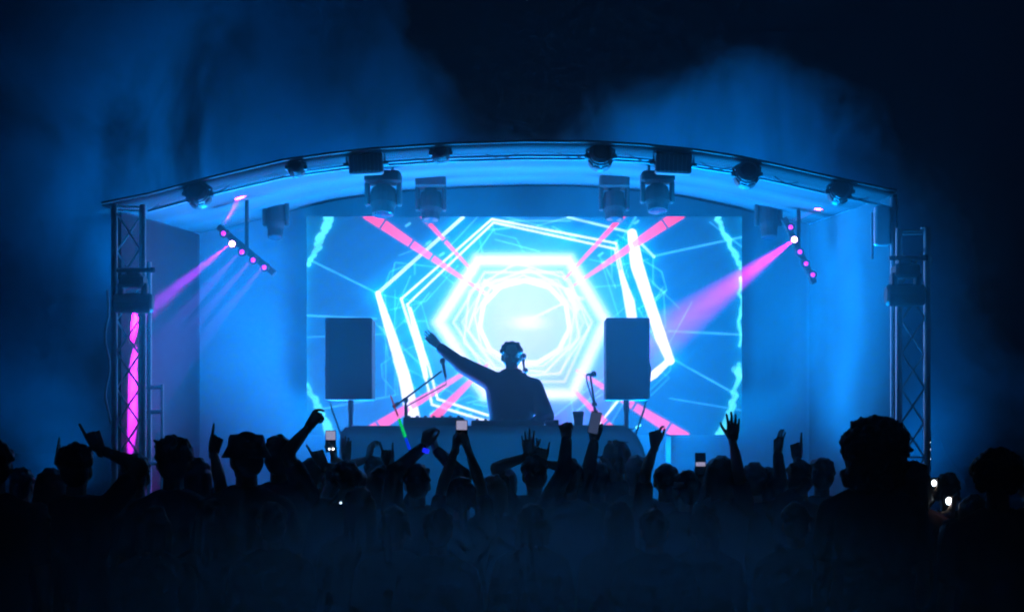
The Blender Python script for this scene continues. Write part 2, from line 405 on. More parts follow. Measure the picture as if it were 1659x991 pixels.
# roof shell: 7 seams of canvas on a bowed frame
root = empty('stage_roof', P(840, 231, YF), 'bowed canvas stage roof over the lit stage', 'roof')
def rl(p): return Vector(p) - Vector(root.location)
ap = arch_pts(0.0); na = len(ap); vs = []; rows = 8
for j in range(rows + 1):
    Y = YF + (YB + 0.1 - YF) * j / rows; rise = RISE * (Y - YF) / (YB - YF)
    sag = 0.0 if j in (0, rows) else -0.015 * (1 if j % 2 else 0.2)
    vs += [rl((p.x, Y, p.z + rise + sag)) for p in ap]
ro = MB().add(vs, [(j * na + i, j * na + i + 1, (j + 1) * na + i + 1, (j + 1) * na + i) for j in range(rows) for i in range(na - 1)])
o = obj('canopy', ro, M['roof'], root, smooth=True); o.modifiers.new('thick', 'SOLIDIFY').thickness = 0.012
obj('edge_trim', MB().path([rl(p + Vector((0, -0.008, 0.008))) for p in ap], 0.012, 8), M['trim'], root)
# ------------------------------------------------------------------ front arch truss: chords and zigzag braces
root = empty('arch_truss', P(840, 231, 14.25), 'bowed aluminium truss under the front edge of the roof', 'truss')
def fine(pts, m):
    out = []
    for a, b in zip(pts[:-1], pts[1:]):
        for i in range(m): out.append(a.lerp(b, i / m))
    return out + [pts[-1]]
tp = [P(x, y + 5, 14.25) for x, y in ARCH[1:]]
bt = [p + Vector((0, 0, -0.11)) for p in tp]; bk = [p + Vector((0, 0.2, -0.05)) for p in tp]
for ln in (tp, bt, bk): obj('chord', MB().path([rl(p) for p in ln], 0.012, 8), M['steel'], root)
def arclen(pts, step):
    out = []; acc = 0
    for a, b in zip(pts[:-1], pts[1:]):
        L = (b - a).length; t = (step - acc) if out else 0.0
        while t <= L:
            out.append(a.lerp(b, t / L)); t += step
        acc = L - (t - step)
    return out
tl = arclen(tp, 0.3); bl = arclen(bt, 0.3)
for i in range(min(len(tl), len(bl)) - 1):
    a, b = (tl[i], bl[i + 1]) if i % 2 else (bl[i], tl[i + 1])
    obj('brace', MB().tube(rl(a), rl(b), 0.005, n=6), M['steel'], root)

# ------------------------------------------------------------------ box truss towers
def tower(name, cx_, y, z1, w_, rz, label):
    root = empty(name, (cx_, y, 0.0), label, 'truss tower', 'truss towers at the stage corners', (0, 0, rz))
    h = w_ / 2
    obj('base_plate', MB().box((0, 0, 0.02), (w_ + 0.3, w_ + 0.3, 0.04), bev=0.008), M['steel'], root)
    ch = MB().tube((0, 0, 0.04), (0, 0, z1), 0.024, n=12).mesh('chord')
    for a, b in ((-1, -1), (1, -1), (1, 1), (-1, 1)): link('chord', ch, M['alu'], root, (a * h, b * h, 0))
    bay = 0.27; nb = int((z1 - 0.1) / bay)
    bm = MB().tube((-h + 0.02, 0, 0.0), (h - 0.02, 0, bay), 0.009, n=6).mesh('brace')
    bm2 = MB().tube((h - 0.02, 0, 0.0), (-h + 0.02, 0, bay), 0.009, n=6).mesh('brace')
    hz_ = MB().tube((-h + 0.02, 0, 0), (h - 0.02, 0, 0), 0.009, n=6).mesh('rung')
    for f in range(4):
        off = Matrix.Rotation(f * math.pi / 2, 4, 'Z') @ Vector((0, -h, 0))
        for k in range(nb):
            o = link('brace', bm if (k + f) % 2 else bm2, M['alu'], root, (off.x, off.y, 0.08 + k * bay)); o.rotation_euler.z = f * math.pi / 2
        for zz in (0.06, 0.08 + (nb // 2) * bay, z1 - 0.02):
            o = link('rung', hz_, M['alu'], root, (off.x, off.y, zz)); o.rotation_euler.z = f * math.pi / 2
    return root
aL = P(208, 500, 13.35); aR = P(1479, 500, 13.35)
tower('truss_tower', aL.x, 13.35, EYE + (HZ - 334) / F * 13.35, 0.215, R(14), 'lattice truss tower at the left stage corner, purple light behind it')
tower('truss_tower', aR.x, 13.35, EYE + (HZ - 372) / F * 13.35, 0.215, R(-12), 'lattice truss tower outside the right stage corner, dark sky behind it')
# right roof leg and pale posts
r0 = P(1447, 320, 13.8)
root = empty('roof_leg', (r0.x, 13.8, 0), 'slim pale roof leg beside the right truss tower', 'roof leg')
obj('post', MB().tube((0, 0, 0), (0, 0, r0.z), 0.024, n=12), M['alu'], root)
obj('foot_plate', MB().box((0, 0, 0.01), (0.2, 0.2, 0.02)), M['steel'], root)
obj('junction_block', MB().box((-0.09, 0, r0.z - 0.23), (0.12, 0.1, 0.32), bev=0.012), M['alu'], root)
obj('hook_clamp', MB().tube((-0.17, 0, r0.z - 0.5), (-0.17, 0, r0.z - 0.12), 0.012, n=8), M['alu'], root)
# ladder frame on the left
l0 = P(246, 560, 14.0)
root = empty('ladder_frame', (l0.x, 14.0, 0.95), 'pale ladder-like scaffold frame beside the left truss tower', 'scaffold frame')
for dx, top in ((-0.02, 3.3), (0.085, 2.3)): obj('upright', MB().tube((dx, 0, 0), (dx, 0, top - 0.95), 0.02 if dx < 0 else 0.014, n=10), M['alu'], root)
for zz in (1.12, 1.32, 0.7, 0.3): obj('rung', MB().tube((-0.07, 0.0, zz), (0.09, 0.0, zz), 0.019, n=8), M['alu'], root)
# cables clipped to towers
for px, y0, y1, lab in ((174, 470, 640, 'loose cable hanging down the outside of the left truss tower'), (1505, 372, 440, 'short cable loop hanging at the top of the right truss tower')):
    n = 12; pts = [P(px + 4 * math.sin(i * 0.9) * (0.4 if i < 3 else 1), y0 + (y1 - y0) * i / n, 13.28) for i in range(n + 1)]
    if px < 500: pts += [P(px + 9, 700, 13.28), P(px + 7, 900, 13.28)]
    else: pts = [P(1492, 370, 13.28), P(1500, 368, 13.28)] + pts
    tag(obj('cable', MB().path(pts, 0.011, 6), M['alu']), lab, 'cable')
c0 = P(1505, 727, 13.3)
root = empty('marker_light_strip', P(1505, 740, 13.22), 'vertical strip of small white marker lights beside the right truss tower', 'light strip')
obj('backing', MB().box((0, 0.01, 0.05), (0.035, 0.012, 0.32)), M['black'], root)
for dz in (0.115, 0.06, -0.015): obj('lens', MB().ell((0, -0.006, dz), (0.012, 0.008, 0.014), 10, 6), M['white'], root)
# far tent peak
t0 = P(1535, 765, 24.0)
root = empty('peaked_tent', (t0.x, 24.6, 0), 'dim pink peaked tent beyond the crowd right of the truss tower', 'tent')
tz = EYE + (HZ - 702) / F * 24
vs = []; prof = [(1.5, 1.0), (0.9, 1.12), (0.5, 1.28), (0.27, 1.5), (0.12, 1.75), (0.03, tz)]
obj('tent_roof', MB().lathe(prof, 8), M['tent'], root, smooth=False)
for a in range(4):
    obj('tent_leg', MB().tube((1.05 * math.cos(R(45 + 90 * a)), 1.05 * math.sin(R(45 + 90 * a)), 0), (1.05 * math.cos(R(45 + 90 * a)), 1.05 * math.sin(R(45 + 90 * a)), 1.05), 0.02), M['alu'], root)
obj('valance', MB().lathe([(1.51, 0.82), (1.52, 1.0)], 8), M['tent'], root)
# ------------------------------------------------------------------ LED video wall (graphics drawn as colours of its pixel grid)
YS = 17.45
GX, GY = 470, 234
X0, X1, Y0, Y1 = 497.0, 1202.0, 351.0, 704.0
gx, gy = np.meshgrid(np.linspace(X0, X1, GX), np.linspace(Y0, Y1, GY))
img = np.zeros((GY, GX, 3))
def seg_d(a, b):
    ax, ay = a; bx, by = b; dx, dy = bx - ax, by - ay; L = dx * dx + dy * dy + 1e-9
    t = np.clip(((gx - ax) * dx + (gy - ay) * dy) / L, 0, 1)
    return np.hypot(gx - ax - t * dx, gy - ay - t * dy), t
def ss(e0, e1, x):
    t = np.clip((x - e0) / (e1 - e0), 0, 1); return t * t * (3 - 2 * t)
def addc(k, c):
    global img; img = img + k[..., None] * np.array(c)
def line(pts, w, c, glow=0.0, gw=8.0, gc=(0.0, 0.35, 1.0), closed=False):
    pts = list(pts) + ([pts[0]] if closed else [])
    d = np.full(gx.shape, 1e9)
    for a, b in zip(pts[:-1], pts[1:]): d = np.minimum(d, seg_d(a, b)[0])
    addc(1 - ss(w * 0.5 - 0.6, w * 0.5 + 1.2, d), c)
    if glow: addc(glow * np.exp(-(d / gw) ** 1.3), gc)
def wedge(pts, ws, c, glow=0.0, gw=8.0, gc=(0.0, 0.35, 1.0)):
    best = np.full(gx.shape, 1e9)
    for (a, b), (w0, w1) in zip(zip(pts[:-1], pts[1:]), zip(ws[:-1], ws[1:])):
        d, t = seg_d(a, b); best = np.minimum(best, d - (w0 + (w1 - w0) * t) / 2)
    addc(1 - ss(-1.5, 2.0, best), c)
    if glow: addc(glow * np.exp(-(np.maximum(best, 0) / gw) ** 1.2), gc)
def inside(poly):
    m = np.zeros(gx.shape, bool); n = len(poly)
    for i in range(n):
        (x1, y1), (x2, y2) = poly[i], poly[(i + 1) % n]
        c = ((y1 > gy) != (y2 > gy)) & (gx < (x2 - x1) * (gy - y1) / (y2 - y1 + 1e-9) + x1); m ^= c
    return m
WH = (2.4, 2.4, 2.6); CY = (0.05, 0.55, 1.0)
# backdrop of the picture
rr = np.hypot((gx - 850) / 1.15, gy - 520)
addc(np.ones(gx.shape), (0.0, 0.012, 0.07))
addc(np.exp(-(rr / 175) ** 2.2), (0.0, 0.13, 0.40))
addc(np.exp(-(rr / 120) ** 3), (0.16, 0.42, 0.68))
blob = np.exp(-((gx - 600) ** 2 / 160 ** 2 + (gy - 640) ** 2 / 90 ** 2)); addc(blob, (0.0, 0.05, 0.12))
addc(np.exp(-(np.minimum(np.abs(gx - X0), np.abs(gx - X1)) / 7.0)), (0.0, 0.18, 0.35))
OP = [(612, 475), (750, 352), (920, 352), (1024, 378), (1088, 584), (1000, 645), (955, 704), (676, 704)]
do = np.full(gx.shape, 1e9)
for a, b in zip(OP, OP[1:] + OP[:1]): do = np.minimum(do, seg_d(a, b)[0])
addc(np.where(inside(OP), 1.0, 0.0) * ss(0, 18, do), (0.0, 0.10, 0.30))
# side rays
for a, b, w_ in (((500, 420), (612, 475), 2.2), ((497, 511), (610, 516), 2.4), ((1058, 415), (1202, 384), 2.6), ((1084, 536), (1202, 542), 2.8), ((1088, 580), (1195, 640), 2.4), ((522, 662), (640, 640), 2.4), ((1085, 645), (1200, 664), 1.2), ((497, 546), (620, 541), 1.0), ((1150, 360), (1202, 400), 1.2), ((1030, 352), (1010, 384), 3)):
    line([a, b], w_, (0.05, 0.40, 0.75), 0.10, 6)
# outer hexagons
L1 = [(750, 352), (612, 475)]
line(L1, 5, (0.7, 1.1, 1.3), 0.7, 13)
wedge([(612, 475), (635, 545), (655, 610), (668, 672), (672, 704)], [6, 14, 18, 22, 26], WH, 0.8, 15)
for off in (0, 9):
    line([(650 + off * 1.1, 484 + off), (797 + off * 0.3, 355 + off * 0.6), (998 - off * 0.2, 394 + off)], 2.6, (1.2, 1.4, 1.6), 0.4, 12)
    line([(650 + off * 1.1, 484 + off), (684 + off * 1.1, 590), (700 + off, 655 - off), (790, 682 - off * 1.1)], 3.0, (1.6, 1.8, 1.9), 0.4, 12)
    line([(998 - off * 0.2, 394 + off), (1012 - off * 0.6, 455), (1030, 520), (1040, 600), (960, 700)], 2.6, (0.9, 1.2, 1.3), 0.25, 8)
wedge([(664, 500), (680, 560), (690, 610)], [4, 10, 6], WH, 0.4, 8)
line([(920, 352), (1020, 376), (1060, 416)], 3, (0.5, 1.0, 1.2), 0.5, 9)
wedge([(1024, 378), (1032, 430), (1052, 490), (1072, 550), (1086, 584)], [13, 19, 16, 17, 12], WH, 0.9, 16)
wedge([(1006, 440), (1020, 490), (1026, 530)], [4, 15, 14], WH, 0.5, 9)
wedge([(1086, 582), (1060, 606), (1035, 622), (1005, 640)], [8, 12, 10, 8], WH, 0.4, 9)
# wire polygons
for pts in ([(632, 462), (640, 425), (702, 432), (738, 462)], [(672, 445), (672, 425), (632, 440), (618, 478), (622, 520)], [(610, 476), (652, 484), (682, 489), (697, 540)], [(640, 470), (640, 640)], [(795, 356), (802, 378), (836, 386), (850, 412)], [(775, 380), (782, 410)], [(742, 430), (690, 488), (632, 502)], [(618, 590), (648, 570), (690, 552)], [(618, 590), (620, 612), (645, 640), (640, 560)], [(1058, 416), (1058, 460), (1078, 475), (1075, 470), (1078, 530)], [(1040, 420), (1072, 440), (1080, 470), (1060, 490)], [(972, 416), (1003, 515)], [(960, 465), (1005, 462), (1018, 432)], [(1035, 500), (1080, 470)], [(1000, 380), (1058, 416)], [(690, 640), (720, 660), (760, 640), (790, 650)], [(712, 640), (745, 600), (790, 612)], [(1055, 640), (1084, 612), (1070, 600)], [(895, 676), (960, 624), (1000, 600)], [(925, 640), (930, 690)], [(1052, 632), (1086, 600), (1086, 585)], [(955, 420), (1000, 430), (1050, 420)], [(655, 520), (690, 520)], [(625, 560), (625, 640)]):
    line(pts, 1.5, (0.05, 0.40, 0.65), 0.05, 5)
rw = random.Random(11)
for _ in range(46):
    t0 = rw.uniform(0, 2 * math.pi); r0 = rw.uniform(175, 235); t1 = t0 + rw.choice((-1, 1)) * rw.uniform(0.15, 0.5); r1 = r0 + rw.uniform(-45, 45)
    pa = (850 + 1.02 * r0 * math.cos(t0), 520 + 0.78 * r0 * math.sin(t0)); pb = (850 + 1.02 * r1 * math.cos(t1), 520 + 0.78 * r1 * math.sin(t1))
    line([pa, pb], rw.choice((1.0, 1.4, 2.0)), (0.08, 0.42, 0.6), 0.05, 6)
# nested hexagon, white
HX = [(706, 522), (772, 417), (924, 417), (986, 520), (930, 642), (785, 642)]
hm_ = inside(HX); dd = np.full(gx.shape, 1e9)
for a, b in zip(HX, HX[1:] + HX[:1]): dd = np.minimum(dd, seg_d(a, b)[0])
addc(np.where(hm_, 0.40, 0) , (0.45, 0.6, 0.65))
sd_ = np.where(hm_, dd, -dd)
addc(np.exp(-((sd_ - 4) / 9.0) ** 2), (1.3, 1.5, 1.6))
addc(np.exp(-((sd_ - 24) / 2.4) ** 2) * 0.7 + np.exp(-((sd_ - 36) / 1.6) ** 2) * 0.4, (0.9, 0.8, 0.7))
addc(np.exp(-(np.abs(sd_) / 24)), (0.0, 0.45, 0.85))
addc(np.where(hm_, ss(14, 45, dd), 0) * ss(0.0, 1.0, (gx - 700) / 120), (0.22, 0.12, 0.08))
# heptagon ring and core
cxr, cyr = 850, 522
def ring(rad, w_, c, rot=0.0, n=9, sx=1.08):
    pts = [(cxr + sx * rad * math.cos(2 * math.pi * i / n + rot), cyr + rad * math.sin(2 * math.pi * i / n + rot)) for i in range(n)]
    line(pts, w_, c, 0.25, 7, (0.6, 0.7, 0.7), True)
ring(86, 3, (0.6, 0.5, 0.4), 0.3, 7); ring(68, 6, (1.2, 1.0, 0.8), 0.15, 11); ring(76, 2, (0.6, 0.5, 0.4), 0.5, 9); ring(97, 2.5, (0.5, 0.45, 0.4), 0.1, 7)
addc(np.exp(-(np.hypot((gx - 850) / 1.05, gy - 520) / 62) ** 6), (0.18, 0.10, 0.05))
addc(np.exp(-((gx - 855) ** 2 / 22 ** 2 + (gy - 522) ** 2 / 9 ** 2)), (0.9, 0.7, 0.6))
line([(850, 522), (925, 485)], 3, (0.7, 0.5, 0.4)); line([(920, 470), (935, 500)], 9, (0.7, 0.55, 0.45)); line([(922, 478), (944, 484)], 5, (0.5, 0.4, 0.3))
line([(785, 455), (805, 470)], 5, (0.6, 0.5, 0.45)); line([(770, 462), (790, 478)], 5, (0.6, 0.5, 0.45))
# lightning along the edges
def bolt(pts, ws, seed):
    r_ = random.Random(seed); out = []; wo = []
    for (a, b), (w0, w1) in zip(zip(pts[:-1], pts[1:]), zip(ws[:-1], ws[1:])):
        for i in range(6):
            t = i / 6; out.append((a[0] + (b[0] - a[0]) * t + r_.uniform(-3.2, 3.2), a[1] + (b[1] - a[1]) * t)); wo.append((w0 + (w1 - w0) * t) * r_.uniform(0.6, 1.3))
    wedge(out + [pts[-1]], wo + [ws[-1]], (0.12, 0.95, 1.0), 0.28, 7, (0.0, 0.5, 0.7))
bolt([(535, 352), (522, 378), (514, 405), (500, 428)], [15, 12, 9, 8], 1)
bolt([(1161, 352), (1172, 378), (1192, 412), (1200, 434)], [7, 7, 9, 6], 2)
bolt([(499, 622), (510, 650), (522, 675), (536, 704)], [5, 11, 10, 12], 3)
bolt([(1199, 590), (1192, 630), (1184, 662), (1166, 704)], [10, 8, 10, 15], 4)
bolt([(1199, 450), (1200, 500), (1198, 560)], [4, 5, 4], 5)
wedge([(1190, 598), (1202, 604)], [10, 14], (0.1, 0.8, 0.9))
# cyan specks
for x, y in ((661, 364), (694, 393), (716, 412), (1031, 360), (997, 392), (973, 412), (980, 425), (722, 655), (760, 672), (742, 662), (700, 668)):
    line([(x - 3, y + 2), (x + 3, y - 2)], 3.5, (0.1, 0.6, 0.7))
wob = 1 + 0.22 * np.sin(gx / 23 + 2 * np.sin(gy / 31)) * np.sin(gy / 19 + 1.3 * np.sin(gx / 41)) + 0.10 * np.sin(gx / 7.3 + gy / 5.1)
img = img * (1 + (wob - 1) * ss(105, 170, rr))[..., None]
# red bars, replacing what they cover
def bar(a, b, w0, w1, cuts, al=1.0):
    global img
    d, t = seg_d(a, b); L = math.hypot(b[0] - a[0], b[1] - a[1])
    e = d - (w0 + (w1 - w0) * t) / 2
    k = 1 - ss(-0.6, 0.9, e)
    for cpos in cuts: k = k * ss(1.2, 2.6, np.abs(t * L - cpos))
    k = k * al * (1 - 0.45 * t)
    img = img * (1 - k[..., None]) + k[..., None] * (np.array([2.4, 0.0, 0.03]) * (1 - 0.15 * t[..., None]) + np.array([0.5, 0.4, 0.9]) * (0.55 * t[..., None]))
    ring_ = np.exp(-((e - 1.2) / 1.3) ** 2) * (1 - t) * al * 0.25; addc(ring_, (0.6, 0.05, 0.15))
bar((596, 347), (785, 475), 17, 4, (29, 85, 125)); bar((680, 345), (768, 442), 6, 5, (22, 60))
bar((1102, 346), (930, 462), 17, 4, (30, 95)); bar((1015, 343), (915, 452), 8, 4, (20,))
bar((1108, 708), (935, 600), 19, 5, (30, 95)); bar((1000, 704), (930, 632), 12, 6, (26,))
bar((600, 698), (775, 590), 17, 5, (16, 75)); bar((690, 690), (790, 590), 16, 5, (14,))
for (x, y) in ((598, 354), (1096, 354), (1094, 699)): pass
img[..., 0] *= 1.25
img = np.where(img > 0.9, 0.9 + 0.9 * (1 - np.exp(-(img - 0.9) / 0.9)), img)
SCREEN_GAIN = 0.92
a = P(X0, Y1, YS); b = P(X1, Y0, YS)
root = empty('video_wall', ((a.x + b.x) / 2, YS + 0.06, a.z), 'wide video wall glowing with blue and white tunnel graphics behind the performer', 'video screen')
vx = np.linspace(a.x, b.x, GX) - root.location.x; vz = np.linspace(b.z, a.z, GY) - root.location.z
XX, ZZ = np.meshgrid(vx, vz)
co = np.stack([XX, np.full(XX.shape, -0.06), ZZ], -1).reshape(-1, 3)
idx = np.arange(GX * GY).reshape(GY, GX)
fa = np.stack([idx[1:, :-1], idx[1:, 1:], idx[:-1, 1:], idx[:-1, :-1]], -1).reshape(-1, 4)
me = bpy.data.meshes.new('display'); me.vertices.add(len(co)); me.vertices.foreach_set('co', co.ravel().astype(np.float32))
me.loops.add(fa.size); me.loops.foreach_set('vertex_index', fa.ravel().astype(np.int32))
me.polygons.add(len(fa)); me.polygons.foreach_set('loop_start', np.arange(0, fa.size, 4, dtype=np.int32)); me.update()
ca = me.color_attributes.new('picture', 'FLOAT_COLOR', 'POINT')
ca.data.foreach_set('color', np.concatenate([img.reshape(-1, 3), np.ones((GX * GY, 1))], 1).ravel().astype(np.float32))
dm = bpy.data.materials.new('led_display'); dm.use_nodes = True; nt = dm.node_tree
b_ = nt.nodes['Principled BSDF']; b_.inputs['Base Color'].default_value = (0.01, 0.01, 0.012, 1); b_.inputs['Roughness'].default_value = 0.6
at = nt.nodes.new('ShaderNodeVertexColor'); at.layer_name = 'picture'
nt.links.new(at.outputs['Color'], b_.inputs['Emission Color']); b_.inputs['Emission Strength'].default_value = SCREEN_GAIN
dm.cycles.emission_sampling = 'FRONT'
link('display', me, dm, root)
W_, H_ = b.x - a.x, b.z - a.z
pn = MB().box((0, 0, 0), (W_ / 9 - 0.006, 0.08, H_ / 4 - 0.006), bev=0.006).mesh('panel')
for i in range(9):
    for j in range(4):
        link('panel', pn, M['black'], root, (-W_ / 2 + W_ * (i + 0.5) / 9, 0.0, H_ * (j + 0.5) / 4))
for dx in (-W_ / 3, 0, W_ / 3):
    obj('support', MB().box((dx, 0.09, -0.49), (0.06, 0.06, 2 * 0.48), bev=0.006), M['steel'], root)

# ------------------------------------------------------------------ stage lights
def q_to(d, up='Y'): return Vector(d).to_track_quat('Z', up).to_matrix()
def par(px, py, rad, y, label):
    c = P(px, py, y)
    root = empty('par_can', c, label, 'stage light', 'round lights hung from the front truss')
    r = rad / F * y; q = q_to((0, 1, -0.25))
    # rear of a short barrel, ribbed, aimed upstage
    prof = [(r * 0.30, -r * 1.05), (r * 0.62, -r * 1.0), (r * 0.86, -r * 0.72), (r * 0.88, -r * 0.5), (r * 0.98, -r * 0.48), (r * 0.98, -r * 0.3), (r * 0.90, -r * 0.28), (r * 0.92, r * 0.2), (r * 1.0, r * 0.25), (r * 1.0, r * 0.8), (r * 0.9, r * 0.82)]
    obj('barrel', MB().lathe(prof, 14, q=q), M['black'], root)
    fin = MB()
    for k in range(10):
        t = 2 * math.pi * k / 10; p = q @ Vector((math.cos(t) * r * 0.97, math.sin(t) * r * 0.97, -r * 0.1))
        fin.box(p, (r * 0.16, r * 0.5, r * 0.16), rot=q @ Matrix.Rotation(t, 3, 'Z'))
    obj('heat_sink', fin, M['black'], root)
    obj('lens', MB().lathe([(r * 0.86, r * 0.79), (r * 0.86, r * 0.84), (r * 0.3, r * 0.9)], 14, q=q), M['glass'], root)
    top = min(r * 1.2, max(r * 0.7, P(px, np.interp(px, [p[0] for p in ARCH], [p[1] for p in ARCH]), YF).z - c.z - 0.035))
    yk = MB().path([(-r * 1.08, 0, 0), (-r * 1.1, 0, top * 0.7), (-r * 0.75, 0, top), (r * 0.75, 0, top), (r * 1.1, 0, top * 0.7), (r * 1.08, 0, 0)], 0.011, 6)
    obj('yoke', yk, M['black'], root)
    kn = MB().tube((r * 1.0, 0, 0), (r * 1.28, 0, 0), 0.02, n=8).mesh('knob')
    link('knob', kn, M['black'], root); o = link('knob', kn, M['black'], root); o.rotation_euler.z = math.pi
    cl = MB().box((0, 0.03, top - 0.02), (0.04, 0.05, 0.05), bev=0.006).tube((0, 0.03, top - 0.03), (0, 0.12, top - 0.03), 0.022, n=8)
    obj('clamp', cl, M['steel'], root)
for px, py, rad, lab in ((321, 315, 20, 'round stage light hung nearest the left end of the bowed truss'), (480, 272, 14, 'round stage light tucked half behind the roof edge, left of the square floodlight'), (714, 249, 15, 'round stage light hung left of the roof crown'), (973, 254, 20.5, 'round stage light hung right of the roof crown under pale truss bars'), (1210, 283, 20, 'round stage light right of the right-hand rectangular floodlight'), (1361, 311, 18.5, 'round stage light hung nearest the right end of the bowed truss')):
    par(px, py, rad, 13.79, lab)
def blinder(px, py, wpx, hpx, tilt, lab):
    c = P(px, py, 13.84); W2 = wpx / F * 13.84; H2 = hpx / F * 13.84
    root = empty('blinder_light', c, lab, 'stage light', 'rectangular lights hung from the front truss', (0, tilt, 0))
    obj('housing', MB().box((0, 0, 0), (W2, 0.12, H2), bev=0.012), M['black'], root)
    fin = MB()
    for k in range(7): fin.box((-W2 * 0.36 + W2 * 0.12 * k, -0.068, 0), (W2 * 0.04, 0.02, H2 * 0.8))
    obj('cooling_fins', fin, M['black'], root)
    obj('yoke', MB().path([(-W2 * 0.56, 0, 0), (-W2 * 0.56, 0, H2 * 0.55), (W2 * 0.56, 0, H2 * 0.55), (W2 * 0.56, 0, 0)], 0.012, 6), M['black'], root)
    kn = MB().tube((0, 0, 0), (0.045, 0, 0), 0.018, n=8).mesh('knob')
    link('knob', kn, M['black'], root, (W2 * 0.5, 0, 0)); o = link('knob', kn, M['black'], root, (-W2 * 0.5, 0, 0)); o.rotation_euler.z = math.pi
    obj('clamp', MB().box((0, 0.06, H2 * 0.5), (0.05, 0.05, 0.05), bev=0.006), M['steel'], root)
    obj('front_glass', MB().box((0, 0.062, 0), (W2 * 0.86, 0.006, H2 * 0.8)), M['glass'], root)
blinder(593, 266, 55, 34, R(-3), 'rectangular floodlight hung left of centre, its top merging with the dark roof edge')
blinder(1091, 266, 58, 33, R(3), 'rectangular floodlight hung right of centre under pale truss bars')

def moving_head(px, py, wpx, hpx, y, lab, lit=False):
    c = P(px, py, y); s_ = wpx / F * y; h = hpx / F * y
    root = empty('moving_head', c + Vector((0, 0, h / 2)), lab, 'moving light', 'moving lights hung upside down at the rear of the stage')
    obj('base', MB().box((0, 0, -h * 0.14), (s_ * 0.98, s_ * 0.8, h * 0.28), bev=s_ * 0.07), M['matte'], root)
    for sx in (-1, 1):
        obj('arm', MB().box((sx * s_ * 0.43, 0, -h * 0.5), (s_ * 0.13, s_ * 0.36, h * 0.52), bev=s_ * 0.03), M['matte'], root)
    q = q_to((0, -0.25, -1))
    prof = [(s_ * 0.20, -h * 0.24), (s_ * 0.33, -h * 0.20), (s_ * 0.36, -h * 0.05), (s_ * 0.36, h * 0.16), (s_ * 0.30, h * 0.26), (s_ * 0.29, h * 0.40)]
    hd = obj('head', MB().lathe(prof, 16, (0, 0, -h * 0.58), q), M['matte'], root)
    obj('lens', MB().lathe([(s_ * 0.26, h * 0.395), (s_ * 0.24, h * 0.41), (s_ * 0.05, h * 0.42)], 16, (0, 0, -h * 0.58), q), M['white'] if lit else M['glass'], hd)
    obj('pan_bearing', MB().tube((0, 0, -h * 0.32), (0, 0, -h * 0.26), s_ * 0.2, n=14), M['matte'], root)
    zt = P(px, 231 + (px - 840) ** 2 * 0.00021, YF).z + RISE * (y - YF) / (YB - YF) - 0.06 - (c.z + h / 2)
    for sx in (-1, 1): obj('hanger', MB().tube((sx * s_ * 0.25, 0, -0.005), (sx * s_ * 0.25, 0, max(zt, 0.06)), 0.013, n=8), M['steel'], root)
    return c, h
moving_head(621, 315, 60, 72, 15.0, 'dark moving light under the left rectangular floodlight')
moving_head(698, 322, 50, 76, 16.4, 'haze-veiled moving light overlapping the screen top, left of centre')
moving_head(995, 322, 49, 74, 16.4, 'haze-veiled moving light overlapping the screen top, right of centre')
moving_head(1065, 312, 55, 66, 15.0, 'dark moving light under the right rectangular floodlight')
cL, hL = moving_head(447, 342, 42, 94, 17.0, 'faint moving light left of the screen with a thin pale beam falling from it')
moving_head(1245, 342, 44, 94, 17.0, 'faint moving light right of the screen, almost lost in blue haze')

def beam_bar(pts, y, lab):
    A = P(*pts[0], y); B = P(*pts[-1], y); d = (B - A).normalized()
    root = empty('beam_bar', (A + B) / 2, lab, 'beam light', 'bars of purple beam lights')
    o = Vector(root.location)
    mid = (A + B) / 2
    back = Vector((0, 0.17, 0.02))
    L = (B - A).length
    q = Matrix((d, Vector((0, 1, 0)), d.cross(Vector((0, 1, 0))))).transposed()
    obj('bar_body', MB().box(back, (L + 0.2, 0.07, 0.06), rot=q, bev=0.01), M['matte'], root)
    obj('bracket', MB().tube(back, back + Vector((0, 0.02, 0.62)), 0.018, n=8), M['matte'], root)
    heads = []
    for i, p in enumerate(pts):
        w_ = P(*p, y) - o
        h = obj('head', MB().tube(w_ + Vector((0, 0.012, 0)), w_ + Vector((0, 0.15, 0.02)), 0.042, 0.036, n=12), M['matte'], root)
        hot = i == 1
        obj('lens', MB().ell(w_, ((0.021 if not hot else 0.027),) * 3, 12, 8), M['magentahot'] if hot else M['magenta'], h)
        heads.append(P(*p, y) + Vector((0, -0.06, 0)))
    return root, heads
MAG = (0.80, 0.004, 0.85)
_, hl = beam_bar([(362, 378), (376, 395), (392, 408), (410, 421), (428, 433)], 15.6, 'slanting bar of five purple beam lights left of the screen, second one brightest')
_, hr = beam_bar([(1281, 368), (1287, 388), (1296, 408), (1306, 427), (1317, 445)], 16.3, 'steep bar of five purple beam lights right of the screen, second one brightest')
BEAM = 2200.0
def beam(name, src, tpx, tpy, ty, watt, ang, color=MAG, blend=0.5):
    spot(name, src, P(tpx, tpy, ty), watt, color, ang, blend, 0.012)
beam('beam_lamp', hl[1], 214, 525, 14.8, BEAM * 130, 11.0, MAG, 0.9)
beam('beam_lamp', hl[1], 214, 525, 14.8, BEAM * 100, 6.5, MAG, 0.8)
beam('beam_lamp', hl[0] + Vector((0, 0.05, 0.07)), 410, 285, 15.2, BEAM * 90, 9.0)
for k, (tx, ty) in ((2, (214, 600)), (3, (216, 640)), (4, (218, 680))): beam('beam_lamp', hl[k], tx, ty, 14.75, BEAM * 26.0, 11.0, (0.7, 0.02, 1.0), 0.8)
beam('beam_lamp', hr[1], 1095, 528, 15.9, BEAM * 380, 18.0, MAG, 0.9)
beam('beam_lamp', hr[1], 1095, 528, 15.9, BEAM * 190, 8.0, MAG, 0.8)
